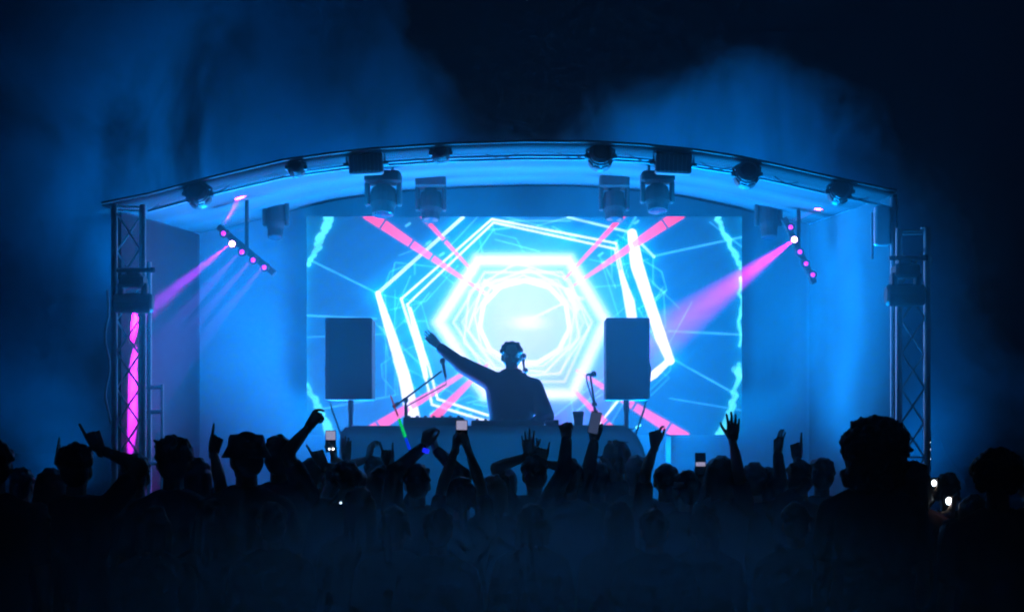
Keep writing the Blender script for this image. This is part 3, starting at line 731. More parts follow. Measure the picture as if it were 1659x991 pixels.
beam('beam_lamp', hr[0] + Vector((0, 0.05, 0.05)), 1370, 318, 15.9, BEAM * 8, 7.0, (1.0, 0.03, 0.6))
beam('beam_lamp', Vector((cL.x, 16.9, cL.z - hL * 0.56)), 452, 700, 16.6, BEAM * 2.5, 5.0, (0.55, 0.55, 1.0))

def tower_light(px, py, wpx, hpx, y, lab):
    c = P(px, py, y); W2 = wpx / F * y; H2 = hpx / F * y
    root = empty('tower_light', c, lab, 'stage light', 'large lights clamped to the truss towers')
    q = q_to((1, 0, 0))
    obj('drum', MB().lathe([(H2 * 0.36, -W2 * 0.5), (H2 * 0.48, -W2 * 0.44), (H2 * 0.5, 0), (H2 * 0.48, W2 * 0.44), (H2 * 0.36, W2 * 0.5)], 16, q=q), M['black'], root, smooth=False)
    obj('base', MB().box((0.0, 0, H2 * 1.05), (W2 * 0.62, 0.2, H2 * 0.62), bev=0.02), M['black'], root)
    for sx in (-1, 1): obj('arm', MB().box((sx * W2 * 0.3, 0, H2 * 0.62), (0.045, 0.1, H2 * 0.7), bev=0.01), M['black'], root)
    obj('clamp', MB().box((0, 0.05, H2 * 1.5), (W2 * 0.34, 0.12, H2 * 0.34), bev=0.012).tube((-W2 * 0.42, 0, H2 * 1.62), (W2 * 0.5, 0, H2 * 1.62), 0.018, n=8).tube((W2 * 0.5, 0, H2 * 1.5), (W2 * 0.5, 0, H2 * 1.75), 0.022, n=8), M['steel'], root)
tower_light(216, 491, 64, 33, 13.15, 'bulky dark light clamped to the left truss tower')
tower_light(1467, 478, 64, 37, 13.15, 'bulky dark light clamped to the right truss tower')

# ------------------------------------------------------------------ speakers, booth, microphones
def speaker(px, y0, y1, wpx, y, lab, cable_side):
    a = P(px, y1, y); W2 = wpx / F * y; H2 = (y1 - y0) / F * y
    root = empty('pole_speaker', (a.x, y, 0.951), lab, 'speaker', 'loudspeakers on poles either side of the performer')
    zb = a.z - 0.951
    obj('cabinet', MB().box((0, 0, zb + H2 / 2), (W2, 0.36, H2), bev=0.009), M['box'], root)
    obj('grille', MB().box((0, -0.184, zb + H2 / 2), (W2 - 0.05, 0.012, H2 - 0.05), bev=0.005), M['grille'], root)
    obj('pole', MB().tube((0, 0.02, 0.35), (0, 0.02, zb), 0.019, n=12).tube((0, 0.02, zb - 0.1), (0, 0.02, zb - 0.001), 0.026, n=12), M['steel'], root)
    obj('subwoofer', MB().box((0, 0.05, 0.175), (0.5, 0.5, 0.35), bev=0.015), M['box'], root)
    s_ = cable_side
    pts = [(s_ * W2 * 0.5, 0.12, zb + H2 * 0.55), (s_ * (W2 * 0.5 + 0.03), 0.12, zb + H2 * 0.4), (s_ * (W2 * 0.5 + 0.01), 0.1, zb + H2 * 0.1), (s_ * W2 * 0.42, 0.08, zb - 0.08), (s_ * W2 * 0.22, 0.06, zb - 0.3), (s_ * 0.06, 0.05, zb - 0.5), (s_ * 0.02, 0.05, 0.45)]
    obj('cable', MB().path(pts, 0.009, 6), M['rubber'], root)
speaker(568, 517, 648, 75, 14.75, 'tall dark loudspeaker on a pole left of the performer, before blue graphics', -1)
speaker(1015, 517, 648, 70, 14.75, 'tall loudspeaker on a pole right of the performer, tinged purple', 1)

# DJ booth: cloth-draped table
yb = 14.3
def bp(px, py): q = P(px, py, yb); return q.x, q.z
xa, zt = bp(556, 692); xb, _ = bp(1043, 692)
root = empty('performance_table', ((xa + xb) / 2, yb, 0.951), 'long table draped in dark cloth in front of the performer', 'table')
ox = root.location.x; ztl = zt - 0.951
obj('tabletop', MB().box((0, 0.25, ztl - 0.03), (xb - xa - 0.2, 0.7, 0.04), bev=0.006), M['skirt'], root)
for sx in (-1, 1):
    for yy in (-0.04, 0.54): obj('leg', MB().tube((sx * (xb - xa - 0.34) / 2, yy, 0), (sx * (xb - xa - 0.34) / 2, yy, ztl - 0.05), 0.018), M['steel'], root)
prof = [bp(x, y) for x, y in ((554, 716), (556, 700), (562, 693), (575, 691), (700, 691), (860, 690), (1008, 690), (1020, 696), (1031, 708), (1038, 722), (1043, 740))]
prof = [(xa - 0.01, 0.97)] + prof + [(xb + 0.03, 1.3), (xb + 0.05, 0.97)]
prof = [(x - ox, z - 0.951) for x, z in prof]
den = []
for (x0, z0), (x1, z1) in zip(prof[:-1], prof[1:]):
    for i in range(8): den.append((x0 + (x1 - x0) * i / 8, z0 + (z1 - z0) * i / 8))
den.append(prof[-1]); n = len(den)
cl = MB(); lv = 10
vs = [(x, 0.62, z) for x, z in den] + [(x, -0.12, z) for x, z in den]
cl.add(vs, [(i, i + 1, n + i + 1, n + i) for i in range(n - 1)])
top = [(x, z) for x, z in den]
vs = []
for k in range(lv + 1):
    f_ = k / lv
    for x, z in top: vs.append((x, -0.12 - 0.05 * f_ * (0.6 + 0.4 * math.sin(x * 17)) - 0.0, 0.015 + (z - 0.015) * (1 - f_)))
cl.add(vs, [(k * n + i, k * n + i + 1, (k + 1) * n + i + 1, (k + 1) * n + i) for k in range(lv) for i in range(n - 1)])
o = obj('tablecloth', cl, M['cloth'], smooth=True); o.location = root.location
tag(o, 'dark cloth draped over the long table, its right shoulder rounded', 'tablecloth'); o.modifiers.new('thick', 'SOLIDIFY').thickness = 0.008
# gear on the table
def gear(px0, px1, py0, py1, y, name, lab, cat, depth=0.34, knobs=True):
    a = P(px0, py1, y); b = P(px1, py0, y)
    root = empty(name, ((a.x + b.x) / 2, y, zt + 0.008), lab, cat)
    h = b.z - zt - 0.008; W2 = b.x - a.x
    obj('body', MB().box((0, 0, h / 2), (W2, depth, h), bev=0.008), M['black'], root)
    if knobs:
        kn = MB().tube((0, 0, 0), (0, 0, 0.016), 0.011, 0.009, n=8).mesh('knob')
        for i in range(max(2, int(W2 / 0.07))):
            for j in range(3): link('knob', kn, M['steel'], root, (-W2 * 0.42 + i * 0.07, -0.08 + j * 0.08, h))
    return root
gear(655, 752, 676, 692, 14.42, 'media_player', 'black flat audio deck on the left part of the draped table', 'audio deck')
r_ = gear(764, 880, 681, 692, 14.45, 'audio_mixer', 'low audio mixer on the table directly in front of the performer', 'audio mixer')
gear(884, 905, 680, 692, 14.45, 'control_box', 'small box at the right elbow of the performer on the table', 'control box', 0.2, False)
a = P(937, 691, 14.4)
root = empty('drink_cup', (a.x, 14.4, zt + 0.008), 'dark cup standing on the table right of the performer', 'cup')
obj('cup_body', MB().lathe([(0.034, 0), (0.046, 0.11), (0.043, 0.11), (0.032, 0.006)], 16), M['black'], root)
obj('lid', MB().lathe([(0.05, 0.108), (0.05, 0.122), (0.04, 0.13)], 16), M['steel'], root)
# mic stands
def mic_stand(base_px, y, path_px, mic, lab):
    b0 = P(base_px, 900, y)
    root = empty('microphone_stand', (b0.x, y, 0.951), lab, 'microphone stand', 'microphone stands on the stage')
    def L_(p, dy=0.0): return P(p[0], p[1], y + dy) - Vector(root.location)
    obj('base', MB().lathe([(0.13, 0.0), (0.13, 0.014), (0.03, 0.03), (0.016, 0.05)], 20), M['steel'], root)
    obj('upright', MB().tube((0, 0, 0.03), L_(path_px[0]), 0.011, n=8), M['black'], root)
    obj('joint', MB().ell(L_(path_px[0]), (0.026, 0.026, 0.026), 10, 6), M['black'], root)
    if len(path_px) > 2:
        obj('boom', MB().tube(L_(path_px[1]), L_(path_px[2]), 0.0095, n=8).tube(L_(path_px[1]), L_(path_px[1]).lerp(L_(path_px[2]), 0.12), 0.02, n=8), M['black'], root)
    m0, m1 = mic
    obj('microphone', MB().tube(L_(m0), L_(m1), 0.011, 0.017, n=10).ell(L_(m1), (0.026, 0.026, 0.03), 12, 8), M['black'], root)
    obj('cable', MB().path([L_(m0), L_(m0) + Vector((0.005, 0.01, -0.06)), L_(path_px[0]) + Vector((0.014, 0.01, -0.05)), L_(path_px[0]) + Vector((0.016, 0.01, -0.25)), Vector((0.02, 0.0, 0.3)), Vector((0.06, 0.02, 0.03))], 0.006, 6), M['rubber'], root)
mic_stand(657, 14.85, [(657, 648), (637, 660), (716, 601)], ((722, 611), (717, 585)), 'boom microphone stand angled up under the outstretched arm of the performer')
mic_stand(969, 14.95, [(963, 655), (966, 672), (956, 606)], ((950, 607), (962, 606)), 'straight microphone stand just left of the purple-tinged loudspeaker')
mic_stand(850, 15.4, [(851, 600), (851, 620), (848, 585)], ((848, 590), (848, 577)), 'microphone stand half hidden behind the shoulder of the performer')
# small cyan light on the right of the table
a = P(1034, 690, 14.9)
root = empty('indicator_lamp', a, 'tiny tilted cyan light stick under the right loudspeaker', 'lamp')
root.rotation_euler = (0, R(55), 0)
obj('tube', MB().capsule((0, 0, -0.018), (0, 0, 0.018), 0.011), M['cyanled'], root)
obj('grip', MB().tube((0, 0, -0.09), (0, 0, -0.03), 0.008), M['black'], root)
# ------------------------------------------------------------------ people
JOBS = []      # (mesh builder, voxel size, smoothing, slot)
def job(mb, vox, smooth=2):
    JOBS.append((mb, vox, smooth)); return len(JOBS) - 1
def run_jobs():
    tmp = []
    for mb, vox, smo in JOBS:
        o = bpy.data.objects.new('remesh_tmp', mb.mesh('remesh_tmp')); COL.objects.link(o)
        m = o.modifiers.new('r', 'REMESH'); m.mode = 'VOXEL'; m.voxel_size = vox; m.use_smooth_shade = True
        if smo:
            s_ = o.modifiers.new('s', 'SMOOTH'); s_.iterations = smo; s_.factor = 0.5
        tmp.append(o)
    dg = bpy.context.evaluated_depsgraph_get(); out = []
    for o in tmp:
        me = bpy.data.meshes.new_from_object(o.evaluated_get(dg)); out.append(me)
    for o in tmp:
        me = o.data; bpy.data.objects.remove(o); bpy.data.meshes.remove(me)
    JOBS.clear(); return out
def join_meshes(name, meshes):
    vs = []; fs = []; off = 0
    for me in meshes:
        n = len(me.vertices); co = np.empty(n * 3, np.float32); me.vertices.foreach_get('co', co); vs.append(co.reshape(-1, 3))
        nl = len(me.loops); li = np.empty(nl, np.int32); me.loops.foreach_get('vertex_index', li)
        ls = np.empty(len(me.polygons), np.int32); me.polygons.foreach_get('loop_start', ls)
        fs.append((li + off, ls)); off += n
    V_ = np.concatenate(vs); me = bpy.data.meshes.new(name)
    me.vertices.add(len(V_)); me.vertices.foreach_set('co', V_.ravel())
    L_ = np.concatenate([a for a, _ in fs]); st_ = []; o_ = 0
    for a, b in fs: st_.append(b + o_); o_ += len(a)
    S_ = np.concatenate(st_).astype(np.int32)
    me.loops.add(len(L_)); me.loops.foreach_set('vertex_index', L_.astype(np.int32))
    me.polygons.add(len(S_)); me.polygons.foreach_set('loop_start', S_)
    me.polygons.foreach_set('use_smooth', [True] * len(S_)); me.update(); me.validate(); return me

FING = [(0.034, 0.074, 0.0088), (0.012, 0.082, 0.0090), (-0.011, 0.076, 0.0086), (-0.032, 0.060, 0.0076)]
POSES = {                        # curl per finger joint in degrees, spread, thumb (out, curl)
    'open':  ([8, 6, 8, 12], 9, 42, 5), 'relaxed': ([28, 32, 36, 40], 4, 25, 20), 'fist': ([82, 84, 84, 82], 0, 14, 55),
    'point': ([4, 84, 86, 84], 2, 12, 60), 'horns': ([6, 84, 84, 6], 8, 30, 40), 'cup': ([38, 40, 42, 44], 3, 40, 15),
    'ok':    ([52, 14, 8, 6], 11, 30, 42), 'grip': ([58, 60, 62, 64], 2, 30, 22), 'flat': ([4, 4, 5, 7], 3, 16, 4), 'pinch': ([30, 74, 80, 80], 3, 35, 18)}
def hand(mb, w, d, n, side, pose, s_):
    """w wrist, d direction, n palm normal, side = thumb direction"""
    curls, spread, tout, tcurl = POSES[pose]
    def W(a, b, c): return w + side * (a * s_) + d * (b * s_) + n * (c * s_)
    mb.capsule(W(0, -0.02, 0), W(0, 0.015, 0), 0.026 * s_, 0.025 * s_)
    for i, (off, ln, r) in enumerate(FING):
        k = W(off, 0.094 - abs(off - 0.01) * 0.25, 0)
        mb.capsule(W(off * 0.6, 0.01, 0), k, 0.0165 * s_, 0.0125 * s_, 8)
        ang = 0.0; p = k; sp_ = R(spread) * (off / 0.034)
        base = (d * math.cos(sp_) + side * math.sin(sp_)).normalized()
        for j, frac in enumerate((0.45, 0.32, 0.25)):
            ang += R(curls[i]) * (1.0 if j < 2 else 0.7)
            v = base * math.cos(ang) + n * math.sin(ang); q = p + v * (ln * frac * s_)
            mb.capsule(p, q, r * 1.12 * s_ * (1.0 - 0.06 * j), r * 1.12 * s_ * (0.95 - 0.06 * j), 8); p = q
    t = R(tout); v = (d * math.cos(t) + side * math.sin(t)).normalized()
    a = W(0.020, 0.018, 0.006); b = a + v * (0.046 * s_) + n * (0.006 * s_)
    mb.capsule(a, b, 0.0165 * s_, 0.0115 * s_, 8)
    tc_ = R(tcurl); v2 = (v * math.cos(tc_) + (-side * 0.7 + n * 0.5 + d * 0.3).normalized() * math.sin(tc_)).normalized()
    c = b + v2 * (0.034 * s_); mb.capsule(b, c, 0.0108 * s_, 0.0095 * s_, 8)
    mb.capsule(c, c + (v2 + (d - side) * 0.2).normalized() * (0.024 * s_), 0.0093 * s_, 0.0078 * s_, 8)

def solve(S, W, a, b, pole):
    v = W - S; L = v.length
    if L > (a + b) * 0.995: W = S + v * ((a + b) * 0.995 / L); v = W - S; L = v.length
    if L < 0.12: L = 0.12
    u = v.normalized(); x = (a * a - b * b + L * L) / (2 * L); h = math.sqrt(max(a * a - x * x, 0))
    pp = pole - u * pole.dot(u)
    if pp.length < 1e-4: pp = Vector((0, -1, 0)) - u * -u.y
    return S + u * x + pp.normalized() * h, W

EYE_ME = MB().ell((0, 0, 0), (0.0125, 0.0125, 0.0125), 10, 6).mesh('eye')
PENDING = []
def person(loc, H, rz, label, hair='short', hmat='hair', skin='skin', shirt='shirt', arms=None, sleeves='short', lean=(0, 0), turn=0.0, bulk=1.0, group='people in the crowd', bands=(), seed=0, hscale=1.0, tilt=0.0, armscale=1.0, hood=False, headw=1.0):
    """arms: {'L'|'R': (world wrist, pose, hand direction or None, pole or None, palm normal or None)}; faces local +Y"""
    rg = random.Random(seed)
    root = empty('person', loc, label, 'person', group, (0, 0, rz))
    s_ = H / 1.75; inv = Matrix.Rotation(-rz, 3, 'Z'); L0 = Vector(loc)
    lx, ly = lean
    def B(x, y, z):
        k = max(0.0, (z - 0.9)) ; return Vector((x + lx * k, y + ly * k, z)) * s_
    body = MB(); fine_ = MB(); shirt_mb = MB(); tr = MB()
    bw = bulk
    tor = [(0.86, .150, .105), (0.96, .168, .118), (1.08, .145, .105), (1.22, .165, .115), (1.33, .176, .116), (1.385, .158, .104), (1.425, .122, .088), (1.455, .090, .074), (1.485, .066, .064)]
    bk_ = lambda z: bw if z < 1.36 else 1 + (bw - 1) * max(0.35, (1.50 - z) / 0.14)
    body.loft([(*(B(0, 0, z)[:2]), z * s_, rx * s_ * bk_(z), ry * s_ * bk_(z)) for z, rx, ry in tor])
    g = 0.014
    shirt_mb.loft([(*(B(0, 0, z)[:2]), z * s_, (rx + g) * s_ * bk_(z), (ry + g) * s_ * bk_(z)) for z, rx, ry in [(0.80, .170, .125)] + tor])
    for sx in (-1, 1):
        hip = B(sx * 0.09, 0, 0.90); kn = B(sx * 0.105, 0.015, 0.48); an = B(sx * 0.11, -0.01, 0.09)
        body.capsule(hip, kn, 0.085 * s_, 0.055 * s_); body.capsule(kn, an, 0.054 * s_, 0.036 * s_)
        body.capsule(an + Vector((0, -0.02, -0.045)), an + Vector((sx * 0.02, 0.15, -0.055)), 0.038 * s_, 0.03 * s_)
        tr.capsule(hip, kn, 0.1 * s_, 0.07 * s_); tr.capsule(kn, an, 0.068 * s_, 0.055 * s_)
        shoe = MB().capsule(an + Vector((0, -0.035, -0.04)), an + Vector((sx * 0.02, 0.165, -0.052)), 0.047 * s_, 0.036 * s_)
        obj('shoe', shoe, M['shoe'], root, smooth=True)
    tr.loft([(*(B(0, 0, z)[:2]), z * s_, rx * s_, ry * s_) for z, rx, ry in ((0.80, .165, .115), (0.9, .175, .125), (1.0, .165, .118))])
    res = {}
    for sd, sx in (('L', -1), ('R', 1)):
        spec = (arms or {}).get(sd)
        S = B(sx * 0.182 * (0.6 + 0.4 * bw), 0, 1.36)
        a_, b_ = 0.295 * s_ * armscale, 0.262 * s_ * armscale
        if spec:
            ww, pose, hd, pole, pn = spec
            Wl = inv @ (Vector(ww) - L0)
            if Wl.z > S.z: S = S + Vector((-sx * 0.015, 0.0, 0.055)) * s_
            pl = inv @ Vector(pole) if pole else Vector((sx * 0.75, -0.25, -0.6))
            E, Wl = solve(S, Wl, a_, b_, pl)
            d = (inv @ Vector(hd)).normalized() if hd else (Wl - E).normalized()
            nn = inv @ Vector(pn) if pn else Vector((0, 1, 0))
        else:
            pose = 'relaxed'; E = S + Vector((sx * (0.05 + 0.03 * rg.random()), -0.02 + 0.03 * rg.random(), -0.29)) * s_
            Wl = E + Vector((-sx * 0.01, 0.09 + 0.06 * rg.random(), -0.235)) * s_
            d = (Wl - E).normalized(); nn = Vector((-sx, 0, 0))
        nn = (nn - d * nn.dot(d)).normalized(); side = d.cross(nn).normalized()
        # thumb: for the right hand, palm forward and fingers up, the thumb points to the body's left (-x)
        side = side * (1 if sx > 0 else -1)
        if True:
            ref = Vector((0, 1, 0)).cross(Vector((0, 0, 1)))  # keep the sign convention explicit
            side = (nn.cross(d)).normalized() * (1 if sx < 0 else -1)
        body.ell(S, (0.062 * s_ * bw, 0.06 * s_, 0.062 * s_))
        body.capsule(B(sx * 0.05, 0, 1.43), S, 0.056 * s_, 0.052 * s_)
        body.capsule(S, E, 0.051 * s_ * bw, 0.041 * s_)
        mid = E.lerp(Wl, 0.3); body.capsule(E, mid, 0.041 * s_, 0.043 * s_); body.capsule(mid, Wl, 0.043 * s_, 0.026 * s_)
        hand(fine_, Wl, d, nn, side, pose, s_ * 1.03)
        shirt_mb.capsule(B(sx * 0.05, 0, 1.43), S, 0.068 * s_, 0.068 * s_)
        if sleeves == 'long':
            shirt_mb.capsule(S, E, (0.078 if spec and Wl.z > S.z else 0.066) * s_ * bw, 0.062 * s_ * bw)
            shirt_mb.capsule(E, E.lerp(Wl, 0.92), 0.056 * s_ * bw, 0.040 * s_ * bw)
            for k in range(5):
                q_ = S.lerp(E, 0.35 + 0.16 * k); shirt_mb.ell(q_ + Vector((rg.uniform(-1, 1), rg.uniform(-1, 1), rg.uniform(-1, 1))) * 0.012, (0.058 * s_ * bw,) * 3, 10, 6)
        else:
            shirt_mb.capsule(S, S.lerp(E, 0.62), 0.069 * s_, 0.064 * s_)
        res[sd] = (E, Wl, d, nn, side)
    # head
    hb = MB(); hc = B(0, 0, 1.46) + Vector((0, 0, 0))
    for c, r in (((0, 0.000, 0.195), (.0755, .094, .093)), ((0, 0.036, 0.145), (.060, .066, .095)), ((0, 0.052, 0.085), (.046, .05, .036)), ((0, 0.075, 0.168), (.056, .028, .022))):
        hb.ell(c, r)
    hb.capsule((0, 0.098, 0.168), (0, 0.122, 0.128), 0.010, 0.014, 8); hb.capsule((-0.014, 0.108, 0.124), (0.014, 0.108, 0.124), 0.009, 0.009, 8)
    hb.capsule((-0.038, 0.094, 0.184), (0.038, 0.094, 0.184), 0.011, 0.011, 8)
    hb.capsule((-0.02, 0.099, 0.096), (0.02, 0.099, 0.096), 0.0075, 0.0075, 8); hb.capsule((-0.016, 0.096, 0.083), (0.016, 0.096, 0.083), 0.009, 0.009, 8)
    hb.ell((0, 0.082, 0.060), (.022, .022, .018))
    for sx in (-1, 1): hb.ell((sx * 0.077, -0.004, 0.150), (0.011, 0.021, 0.032), 10, 6, Matrix.Rotation(sx * 0.3, 3, 'Z')); hb.ell((sx * 0.045, 0.062, 0.13), (0.022, 0.028, 0.024))
    HM = Matrix.Translation(hc) @ Matrix.Rotation(turn, 4, 'Z') @ Matrix.Rotation(tilt, 4, 'Y') @ Matrix.Diagonal((s_ * headw, s_ * headw, s_, 1))
    hb.xform(HM)
    hb.capsule(B(0, -0.012, 1.42), HM @ Vector((0, -0.005, 0.10)), 0.060 * s_, 0.053 * s_)
    fine_.add(hb.v, hb.f)
    # hair and hats, in head space
    hr = MB(); hs = hscale
    def tuft(n_, c, rad, rr, zmin=-1, fmax=1.0):
        for _ in range(n_):
            z = rg.uniform(zmin, 1); t = rg.uniform(0, 2 * math.pi); q_ = math.sqrt(max(0, 1 - z * z))
            p = Vector((q_ * math.cos(t), q_ * math.sin(t), z))
            if p.y > fmax: continue
            hr.ell((c[0] + p.x * rad[0], c[1] + p.y * rad[1], c[2] + p.z * rad[2]), (rr * rg.uniform(0.7, 1.25),) * 3, 8, 5)
    hat = None
    if hair in ('short', 'long', 'bob', 'bun', 'pony', 'messy', 'cap', 'bucket', 'visor'):
        hr.ell((0, -0.014, 0.203), (.083, .098, .098)); hr.ell((0, -0.045, 0.15), (.078, .062, .085))
        if hair not in ('cap', 'bucket'): tuft(46 if hair != 'messy' else 70, (0, -0.012, 0.2), (.082, .094, .094), 0.018 if hair != 'messy' else 0.024, -0.15, 0.75)
    if hair == 'messy':
        for _ in range(26):
            t = rg.uniform(0, 2 * math.pi); a0 = Vector((0.06 * math.cos(t), -0.02 + 0.07 * math.sin(t), 0.265)); hr.capsule(a0, a0 + Vector((0.04 * math.cos(t) + rg.uniform(-.02, .02), 0.03 * math.sin(t), rg.uniform(-0.02, 0.035))), 0.011, 0.004, 6)
    if hair in ('long', 'bob', 'pony'):
        low = {'long': -0.10, 'bob': 0.04, 'pony': 0.12}[hair]
        for k in range(15):
            t = math.pi * (0.96 + 1.08 * k / 14); x_, y_ = 0.078 * math.cos(t), -0.012 + 0.085 * math.sin(t)
            hr.capsule((x_, y_, 0.2), (x_ * 1.22 + rg.uniform(-.008, .008), y_ * 1.12 + rg.uniform(-.01, .01), low + rg.uniform(-.035, .03)), 0.022, 0.014, 8)
    if hair == 'bun': hr.ell((0, -0.05, 0.315), (.046, .046, .042)); tuft(20, (0, -0.05, 0.315), (.044, .044, .04), 0.011)
    if hair == 'pony':
        pts = [Vector((0, -0.10, 0.23)), Vector((0.0, -0.15, 0.22)), Vector((0.02, -0.17, 0.12)), Vector((0.03, -0.16, -0.02))]
        for a, b in zip(pts[:-1], pts[1:]): hr.capsule(a, b, 0.03, 0.026, 8)
    if hair == 'curly':
        hr.ell((0, -0.02, 0.195), (.115 * hs, .115 * hs, .105 * hs)); tuft(150, (0, -0.02, 0.195), (.115 * hs, .115 * hs, .108 * hs), 0.020, -0.85, 0.62)
    if hair == 'afro':
        hr.ell((0.006, -0.02, 0.215), (.135 * hs, .125 * hs, .112 * hs)); hr.ell((0.05 * hs, -0.02, 0.20), (.105 * hs, .11, .11 * hs)); hr.ell((-0.02, -0.03, 0.13), (.105 * hs, .10, .10))
        hr.ell((-0.05, -0.04, 0.08), (.085, .08, .10)); hr.ell((0.06, -0.04, 0.08), (.085, .08, .09)); tuft(60, (0.0, -0.04, 0.08), (.14, .09, .10), 0.02, -0.9, 0.5); tuft(240, (0.006, -0.02, 0.212), (.136 * hs, .126 * hs, .114 * hs), 0.019, -0.9, 0.6); tuft(70, (0.055 * hs, -0.02, 0.19), (.106 * hs, .11, .115 * hs), 0.018, -0.9, 0.6)
        for _ in range(60):
            t = rg.uniform(0, math.pi); a0 = Vector((0.006 + 0.13 * hs * math.cos(t), -0.02, 0.212 + 0.108 * hs * math.sin(t))); v = Vector((math.cos(t), rg.uniform(-.5, .5), math.sin(t)))
            hr.capsule(a0, a0 + v * rg.uniform(0.015, 0.035) + Vector((rg.uniform(-.012, .012), 0, rg.uniform(-.01, .01))), 0.006, 0.003, 6)
    if hair == 'cap':
        hat = MB(); hat.lathe([(.092, 0.185), (.093, 0.215), (.084, 0.26), (.06, 0.29), (.02, 0.302)], 18, (0, -0.008, 0)); hat.ell((0, -0.008, 0.304), (.01, .01, .006), 8, 5)
        hat.box((0, 0.12, 0.19), (0.13, 0.10, 0.008), rot=(R(-8), 0, 0))
    if hair == 'bucket':
        hat = MB().lathe([(.128 * hs, 0.165), (.132 * hs, 0.17), (.10 * hs, 0.225), (.094 * hs, 0.268), (.085 * hs, 0.282), (.02, 0.286)], 24, (0, -0.005, 0))
    if hair == 'visor':
        hat = MB().lathe([(.090, 0.185), (.092, 0.187), (.090, 0.225), (.088, 0.226)], 18, (0, -0.01, 0)); hat.box((0, 0.12, 0.19), (0.14, 0.11, 0.008), rot=(R(-6), 0, 0))
    hr.xform(HM)
    for sx in (-1, 1):
        link('eye', EYE_ME, M['eye'], root, HM @ Vector((sx * 0.031, 0.0885, 0.163)))
    if hat:
        hat.xform(HM); obj('hat', hat, M[hmat if hair == 'visor' else ('hat' if hair == 'bucket' else ('pinkcap' if hmat == 'pinkcap' else 'shirt2'))], root, smooth=hair != 'cap')
    if hood:
        shirt_mb.ell(B(0, -0.055, 1.475), (0.105 * s_, 0.06 * s_, 0.052 * s_)); shirt_mb.lathe([(0.075, 1.44), (0.098, 1.47), (0.09, 1.515), (0.07, 1.52)], 16, B(0, -0.005, 0))
    jb = [job(body, 0.017), job(fine_, 0.0046 if arms else 0.0075, 1)]
    jh = job(hr, 0.0095 if hair not in ('afro', 'curly', 'messy') else 0.008, 1) if hr.v else None
    jt = job(shirt_mb, 0.016, 3); jl = job(tr, 0.022, 2)
    PENDING.append((root, jb, jh, jt, jl, M[skin], M[hmat if hair not in ('visor',) and hmat != 'pinkcap' else 'hair2'], M[shirt]))
    for sd in bands:
        E, Wl, d, nn, side = res[sd]; q_ = d.to_track_quat('Z', 'Y').to_matrix()
        obj('wristband', MB().lathe([(0.031, -0.014), (0.036, -0.012), (0.036, 0.012), (0.031, 0.014)], 16, Wl - d * 0.03 * s_, q_), M['bandblue'], root)
    rot = Matrix.Rotation(rz, 3, 'Z')
    return root, {k: tuple([rot @ v[0] + L0, rot @ v[1] + L0] + [rot @ t for t in v[2:]]) for k, v in res.items()}
def finish_people():
    out = run_jobs()
    for root, jb, jh, jt, jl, sk_, hm, shm in PENDING:
        link('body', join_meshes('body', [out[j] for j in jb]), sk_, root, smooth=True)
        if jh is not None: link('hair', out[jh], hm, root, smooth=True)
        link('shirt', out[jt], shm, root, smooth=True); link('trousers', out[jl], M['denim'], root, smooth=True)
    PENDING.clear()

# ---- the performer on stage: facing the audience, right arm stretched out to the picture's left
yd = 14.95
pd = P(829, 800, yd)
wr = P(709, 560, yd - 0.10)
hd = P(690, 543, yd - 0.13) - wr
a2 = P(866, 684, 14.62)
person((pd.x, yd, 0.951), 1.75, math.pi, 'performer in a dark jacket behind the draped table, one arm stretched out high', 'short', 'hair', 'skin', 'shirt2',
       {'R': (wr, 'flat', hd, (0.1, -0.2, -1), (0.35, -1, 0.25)), 'L': (a2, 'relaxed', (-0.5, -0.8, -0.2), (0.55, 0.5, -0.4), (0, 0, -1))}, 'long', (0.0, 0.05), 0.0, 1.22, None, seed=3, armscale=0.975, hood=True, headw=1.08)
root_dj = [o for o in bpy.data.objects if o.name == 'person'][0]

# ---- the crowd: head column and top row in the picture, distance, looks, raised arms
EX = {'short': 0.012, 'long': 0.012, 'bob': 0.012, 'bun': 0.012, 'pony': 0.012, 'messy': 0.03, 'curly': 0.05, 'afro': 0.075, 'cap': 0.015, 'bucket': 0.0, 'visor': 0.012, 'bald': 0.0}
def crowd(hx, top, Y, label, hair='short', arms=None, **kw):
    p = P(hx, top, Y); ex = EX[hair] * kw.get('hscale', 1.0)
    H = min(max(p.z - ex, 1.40), 1.98)
    A = {}
    for sd, (wx, wy, dy, pose, hdv, pole, pn) in (arms or {}).items():
        A[sd] = (P(wx, wy, Y + dy), pose, (hdv[0], hdv[1], hdv[2]) if hdv else None, pole, pn)
    kw.setdefault('seed', int(hx * 7 + top))
    rg = random.Random(kw['seed'] + 5)
    kw.setdefault('shirt', SHIRTS[rg.randrange(6)]); kw.setdefault('skin', 'skin' if rg.random() < 0.8 else 'skin2'); kw.setdefault('hmat', ('hair', 'hair', 'hair2', 'hair')[rg.randrange(4)])
    kw.setdefault('turn', rg.uniform(-0.25, 0.25))
    return person((p.x, Y, 0.0), H, kw.pop('rz', rg.uniform(-0.2, 0.2)), label, hair, arms=A, **kw)
UPV = (0, 0.15, 1)
crowd(-9, 708, 8.6, 'close-cropped head cut by the left edge of the picture', 'short', rz=0.1, shirt='shirt')
crowd(36, 756, 11.4, 'dim short person just right of the head cut by the left picture edge', 'short')
crowd(82, 758, 9.9, 'bobbed head left of the pointing fist, a small white dot of light at the ear', 'bob')
crowd(80, 776, 12.2, 'person in the dim far left lifting one open hand beyond the bobbed head', 'short', {'R': (93, 745, -0.1, 'flat', (0.0, 0.1, 1), None, (1, 0.2, 0))})
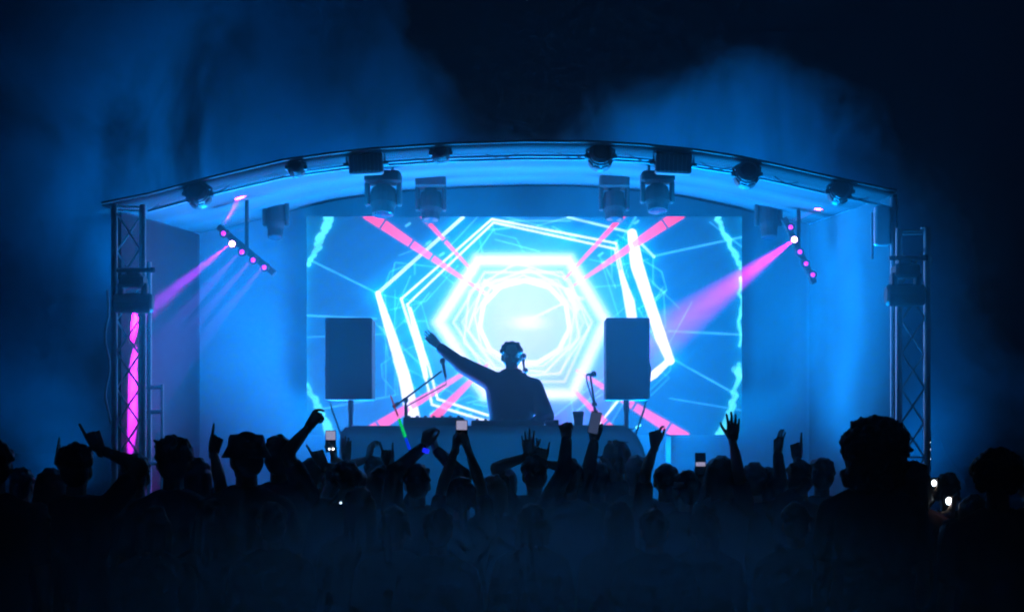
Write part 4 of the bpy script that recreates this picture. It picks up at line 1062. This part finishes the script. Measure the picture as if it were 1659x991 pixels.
crowd(124, 718, 9.3, 'person with dark messy hair raising a fist with pointing finger at the left truss tower', 'messy', {'R': (161, 727, 0.02, 'point', (-0.45, 0.1, 0.9), (1, -0.2, -0.7), (-0.4, 1, 0))}, hscale=0.5)
crowd(222, 735, 10.6, 'smooth round head directly below the left truss tower', 'short')
crowd(281, 705, 9.2, 'tall tousled head right of the ladder-like scaffold frame', 'messy', hmat='hair', hscale=0.6)
crowd(318, 741, 10.2, 'person sticking one finger straight up, left of the pale bucket hat', 'bob', {'R': (346, 733, 0.0, 'point', (0.22, 0.1, 1), (0.3, -0.6, -1), (-0.6, 0.8, 0))})
crowd(399, 701, 9.0, 'wide head under a dim teal bucket hat', 'bucket', hscale=0.95)
crowd(453, 704, 10.4, 'person beside the bucket hat pointing one arm up at the lower left screen corner', 'short', {'R': (500, 692, 0.05, 'pinch', (0.55, 0.15, 0.85), (-0.3, -0.6, -1), (0.6, 0.7, -0.2))})
crowd(507, 740, 11.0, 'small rim-lit head under the lit phone, one finger raised beside it', 'short', {'R': (524, 752, -0.1, 'point', (-0.5, 0.2, 0.9), (1, 0, -1), (-0.4, 1, 0))})
_, armsA = crowd(538, 752, 11.7, 'person holding a glowing phone up before the bottom of the screen', 'long', {'R': (541, 742, -0.12, 'grip', (0, 0.2, 1), (1, 0, -1), (-1, 0.2, 0))})
crowd(562, 736, 10.3, 'large round rim-lit head below the lit phone', 'curly', hscale=0.72, hmat='hair2')
crowd(566, 776, 11.9, 'hidden person whose flat dark hand rises behind the large round rim-lit head', 'short', {'R': (561, 744, 0.0, 'flat', (0.0, 0.1, 1), None, (0.3, 1, 0))})
crowd(610, 738, 12.0, 'person with one cupped hand raised below the left loudspeaker', 'short', {'L': (597, 743, 0.0, 'cup', (0.06, 0.2, 1), None, (1, 0.3, 0))})
crowd(617, 754, 11.0, 'rim-lit head with a horned finger sign held up at its right', 'bob', {'R': (631, 752, 0.0, 'horns', (-0.15, 0.2, 1), (1, -0.1, -1), (0, 1, 0))})
crowd(676, 750, 10.6, 'person with both hands high and a blue glowing wristband', 'short', {'L': (688, 722, 0.0, 'cup', (0.25, 0.1, 1), (-1, -0.3, -0.6), (0.6, 0.8, 0)), 'R': (706, 728, 0.1, 'grip', (-0.2, 0.2, 1), (1, -0.3, -0.5), (-1, 0.3, 0))}, bands=('L',), sleeves='long', shirt='shirt')
_, armsB = crowd(748, 772, 10.2, 'person filming with both arms lifted, pale phone top catching the light', 'pony', {'L': (738, 726, 0.08, 'grip', (0.06, 0.1, 1), (-0.8, -0.3, -0.8), (1, 0.4, 0)), 'R': (757, 722, 0.08, 'grip', (-0.25, 0.1, 1), (1, -0.2, -0.6), (-1, 0.4, 0))})
crowd(582, 788, 9.2, 'low smooth rim-lit head in front, bright dot at its left ear', 'long', hmat='hair')
crowd(800, 768, 10.6, 'rim-lit head below the performer, wisps of hair at its right', 'bob', hmat='hair3')
crowd(816, 757, 11.9, 'person in a pinkish cap half hidden behind a rim-lit head', 'cap', hmat='pinkcap', turn=1.2)
crowd(866, 736, 11.2, 'person spreading the fingers of one hand under the performer, second hand lower', 'short', {'L': (857, 738, 0.0, 'open', (-0.08, 0.2, 1), None, (0.2, 1, 0)), 'R': (877, 750, 0.0, 'horns', (0.1, 0.2, 1), None, (0, 1, 0))})
crowd(922, 742, 11.0, 'round head below the raised fist right of the performer', 'short', {'L': (918, 709, 0.0, 'fist', (-0.1, 0.2, 1), (0.2, -0.8, -0.6), (0.3, 1, 0))}, sleeves='long')
_, armsC = crowd(968, 748, 11.3, 'person lifting a dark phone left of the right loudspeaker pole', 'short', {'L': (963, 714, 0.0, 'grip', (-0.03, 0.15, 1), (-0.2, -0.7, -1), (0.5, 1, 0))}, sleeves='long')
crowd(997, 713, 12.1, 'person with pale sunglasses perched on a dark peaked cap', 'cap', turn=1.1, hmat='hair')
crowd(1031, 738, 11.8, 'small round head under the right end of the draped table', 'short')
crowd(1079, 741, 11.0, 'wide rim-lit head with a raised pinching hand behind it', 'curly', {'L': (1061, 722, 0.05, 'pinch', (0.0, 0.1, 1), (-0.3, -0.5, -1), (0.6, 0.9, 0))}, hscale=0.62)
crowd(1111, 762, 10.8, 'person wearing a white visor beside an upright dark phone', 'visor', hmat='shirt4', turn=0.6)
_, armsD = crowd(1152, 752, 11.4, 'person holding an upright dark phone beside the white visor', 'long', {'L': (1134, 778, -0.1, 'grip', (0.0, 0.2, 1), (-1, 0, -1), (0.6, 0.8, 0))})
crowd(1166, 738, 10.8, 'person raising an open hand against the lower right screen corner', 'bob', {'R': (1187, 712, 0.0, 'open', (0.08, 0.15, 1), (0.1, -0.6, -1), (-0.15, 1, 0))})
crowd(1222, 748, 11.2, 'low head between the open hand and the ring-fingered hand sign', 'short')
crowd(1244, 757, 11.3, 'person making a ring with thumb and finger, right of the screen', 'short', {'R': (1260, 733, 0.0, 'ok', (0.12, 0.15, 1), (0, -0.6, -1), (0.75, 0.7, 0))}, sleeves='long')
crowd(1296, 745, 11.0, 'round head with one thin finger raised above it', 'short', {'L': (1291, 742, 0.08, 'point', (-0.03, 0.1, 1), (-0.2, -0.5, -1), (0.5, 0.9, 0))})
crowd(1331, 739, 11.6, 'small head tucked against the left side of the huge curly hair', 'short')
crowd(1413, 667, 8.4, 'tall person with a huge mass of curly hair before the right truss tower', 'afro', hscale=1.08, bulk=1.1, rz=0.0, turn=0.0, shirt='shirt')
crowd(1479, 746, 9.9, 'rounded head right of the huge curly hair, under the right truss tower', 'bob', hmat='hair')
_, armsE = crowd(1535, 765, 11.2, 'low head between two tiny bright phone lights at the right', 'short', {'L': (1518, 800, -0.25, 'grip', (0, 0.3, 1), (-1, 0, -1), (1, 0.3, 0))})
crowd(1616, 715, 7.9, 'big curly head near the right edge of the picture', 'curly', hscale=0.95, hmat='hair')
_, armsF = crowd(1575, 800, 9.8, 'shadowed person left of the big curly head holding a bright phone low', 'long', {'L': (1541, 828, 0.1, 'grip', (0, 0.3, 1), (-1, 0, -1), (1, 0.3, 0))})
crowd(1672, 752, 10.2, 'head cut by the right edge of the picture', 'short')
# the unlit mass in front: people one cannot tell apart
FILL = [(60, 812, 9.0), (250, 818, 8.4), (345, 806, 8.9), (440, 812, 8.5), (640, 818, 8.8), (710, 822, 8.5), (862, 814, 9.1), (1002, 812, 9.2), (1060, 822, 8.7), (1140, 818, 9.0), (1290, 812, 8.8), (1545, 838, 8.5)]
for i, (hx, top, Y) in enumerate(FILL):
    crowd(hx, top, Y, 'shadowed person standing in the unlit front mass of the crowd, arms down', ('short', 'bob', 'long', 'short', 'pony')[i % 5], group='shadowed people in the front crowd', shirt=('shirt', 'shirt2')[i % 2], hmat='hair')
finish_people()

# ---- phones and lights held in the crowd
def phone(c, rz, tilt, label, lit='screen', patch=None, cam=False):
    root = empty('phone', c, label, 'phone', None, (tilt, 0, rz))
    obj('case', MB().box((0, 0, 0), (0.072, 0.009, 0.15), bev=0.003), M['phone'], root)
    z0, z1 = patch or (-0.07, 0.07)
    obj('screen', MB().box((0, -0.0052, (z0 + z1) / 2), (0.064, 0.001, z1 - z0)), M[lit], root)
    if cam:
        for dx in (-0.008, 0.016): obj('lens', MB().ell((dx, -0.007, -0.052), (0.007, 0.004, 0.006), 8, 5), M['torch'], root)
    return root
w = armsA['R'][1]; phone(w + Vector((-0.02, -0.02, 0.115)), 0.1, R(-5), 'lit phone held upright above the crowd, left of the table', patch=(0.01, 0.07), cam=True)
w = (armsB['L'][1] + armsB['R'][1]) / 2; phone(w + Vector((0.0, 0.0, 0.10)), 0.0, R(-4), 'phone held in two hands below the performer, its top edge pale', patch=(0.015, 0.07))
w = armsC['L'][1]; p_ = phone(w + Vector((0.0, -0.03, 0.12)), -0.1, R(-6), 'dark phone held up against the glow right of the performer', 'screendim'); p_.rotation_euler.y = R(12)
w = armsD['L'][1]; phone(w + Vector((0.0, -0.03, 0.11)), 0.0, R(-4), 'dark upright phone with one small bright patch, right of the white visor', patch=(-0.015, 0.012))
w = armsE['L'][1]; c = P(1513, 782, w.y); r_ = empty('phone', c, 'upper of two phones with torch lights shining under the right truss tower', 'phone')
obj('case', MB().box((0, 0.006, -0.04), (0.072, 0.009, 0.15), bev=0.003), M['phone'], r_); obj('torch_lamp', MB().ell((0, -0.002, 0), (0.014, 0.008, 0.02), 10, 6), M['torch'], r_)
w = armsF['L'][1]; c = P(1537, 811, w.y); r_ = empty('phone', c, 'lower of two phones with torch lights shining under the right truss tower', 'phone')
obj('case', MB().box((0, 0.006, -0.04), (0.072, 0.009, 0.15), bev=0.003), M['phone'], r_); obj('torch_lamp', MB().ell((0, -0.002, 0), (0.017, 0.008, 0.021), 10, 6), M['torch'], r_)
# earring lights
for px, py, Y, lab in ((104, 778, 9.75, 'tiny white light at the ear of the bobbed head'), (552, 814, 9.05, 'tiny white light at the ear of the low rim-lit head')):
    c = P(px, py, Y); r_ = empty('ear_light', c, lab, 'earpiece')
    obj('lens', MB().ell((0, 0, 0), (0.006, 0.006, 0.006), 10, 6), M['white'], r_); obj('clip', MB().tube((0, 0.004, 0), (0.0, 0.05, 0.01), 0.004), M['phone'], r_)
# crumpled white cloth glimpsed under the arm
c = P(473, 752, 10.9); r_ = MB()
rg = random.Random(4)
for _ in range(14): r_.ell((rg.uniform(-.03, .03), rg.uniform(-.02, .02), rg.uniform(-.055, .045)), (rg.uniform(.012, .026), .02, rg.uniform(.016, .034)), 10, 6)
me = (job(r_, 0.006, 3), run_jobs())[1][0]
o = link('white_bag', me, M['shirt4'], None, c, True); tag(o, 'small crumpled white bag between the heads below the pointing arm', 'bag')
# colour-changing glow stick
a = P(633, 641, 12.2); b = P(664, 728, 12.2)
r_ = empty('glow_stick', b, 'slender glow stick, red, green and blue along its length, left of the audio deck', 'glow stick')
for nm, t0, t1, mk, rad in (('red_segment', 0.0, 0.36, 'ledred', 0.007), ('green_segment', 0.44, 0.74, 'ledgreen', 0.013), ('blue_segment', 0.80, 0.97, 'ledblue', 0.012)):
    obj(nm, MB().capsule(a.lerp(b, t0) - b, a.lerp(b, t1) - b, rad * 0.8, rad), M[mk], r_)
obj('handle', MB().tube((0, 0, 0), (b - a).normalized() * 0.12, 0.012), M['black'], r_)
# sunglasses on the cap
c = P(992, 716, 11.95); r_ = empty('sunglasses', c, 'pale sunglasses resting on the peaked cap', 'sunglasses', None, (0, 0, R(-60)))
for sx in (-1, 1): obj('lens', MB().ell((sx * 0.032, 0, 0), (0.026, 0.006, 0.018), 12, 6), M['shirt4'], r_)
obj('frame', MB().path([(-0.066, 0.09, 0.0), (-0.062, 0, 0.006), (0, -0.004, 0.008), (0.062, 0, 0.006), (0.066, 0.09, 0.0)], 0.004), M['phone'], r_)
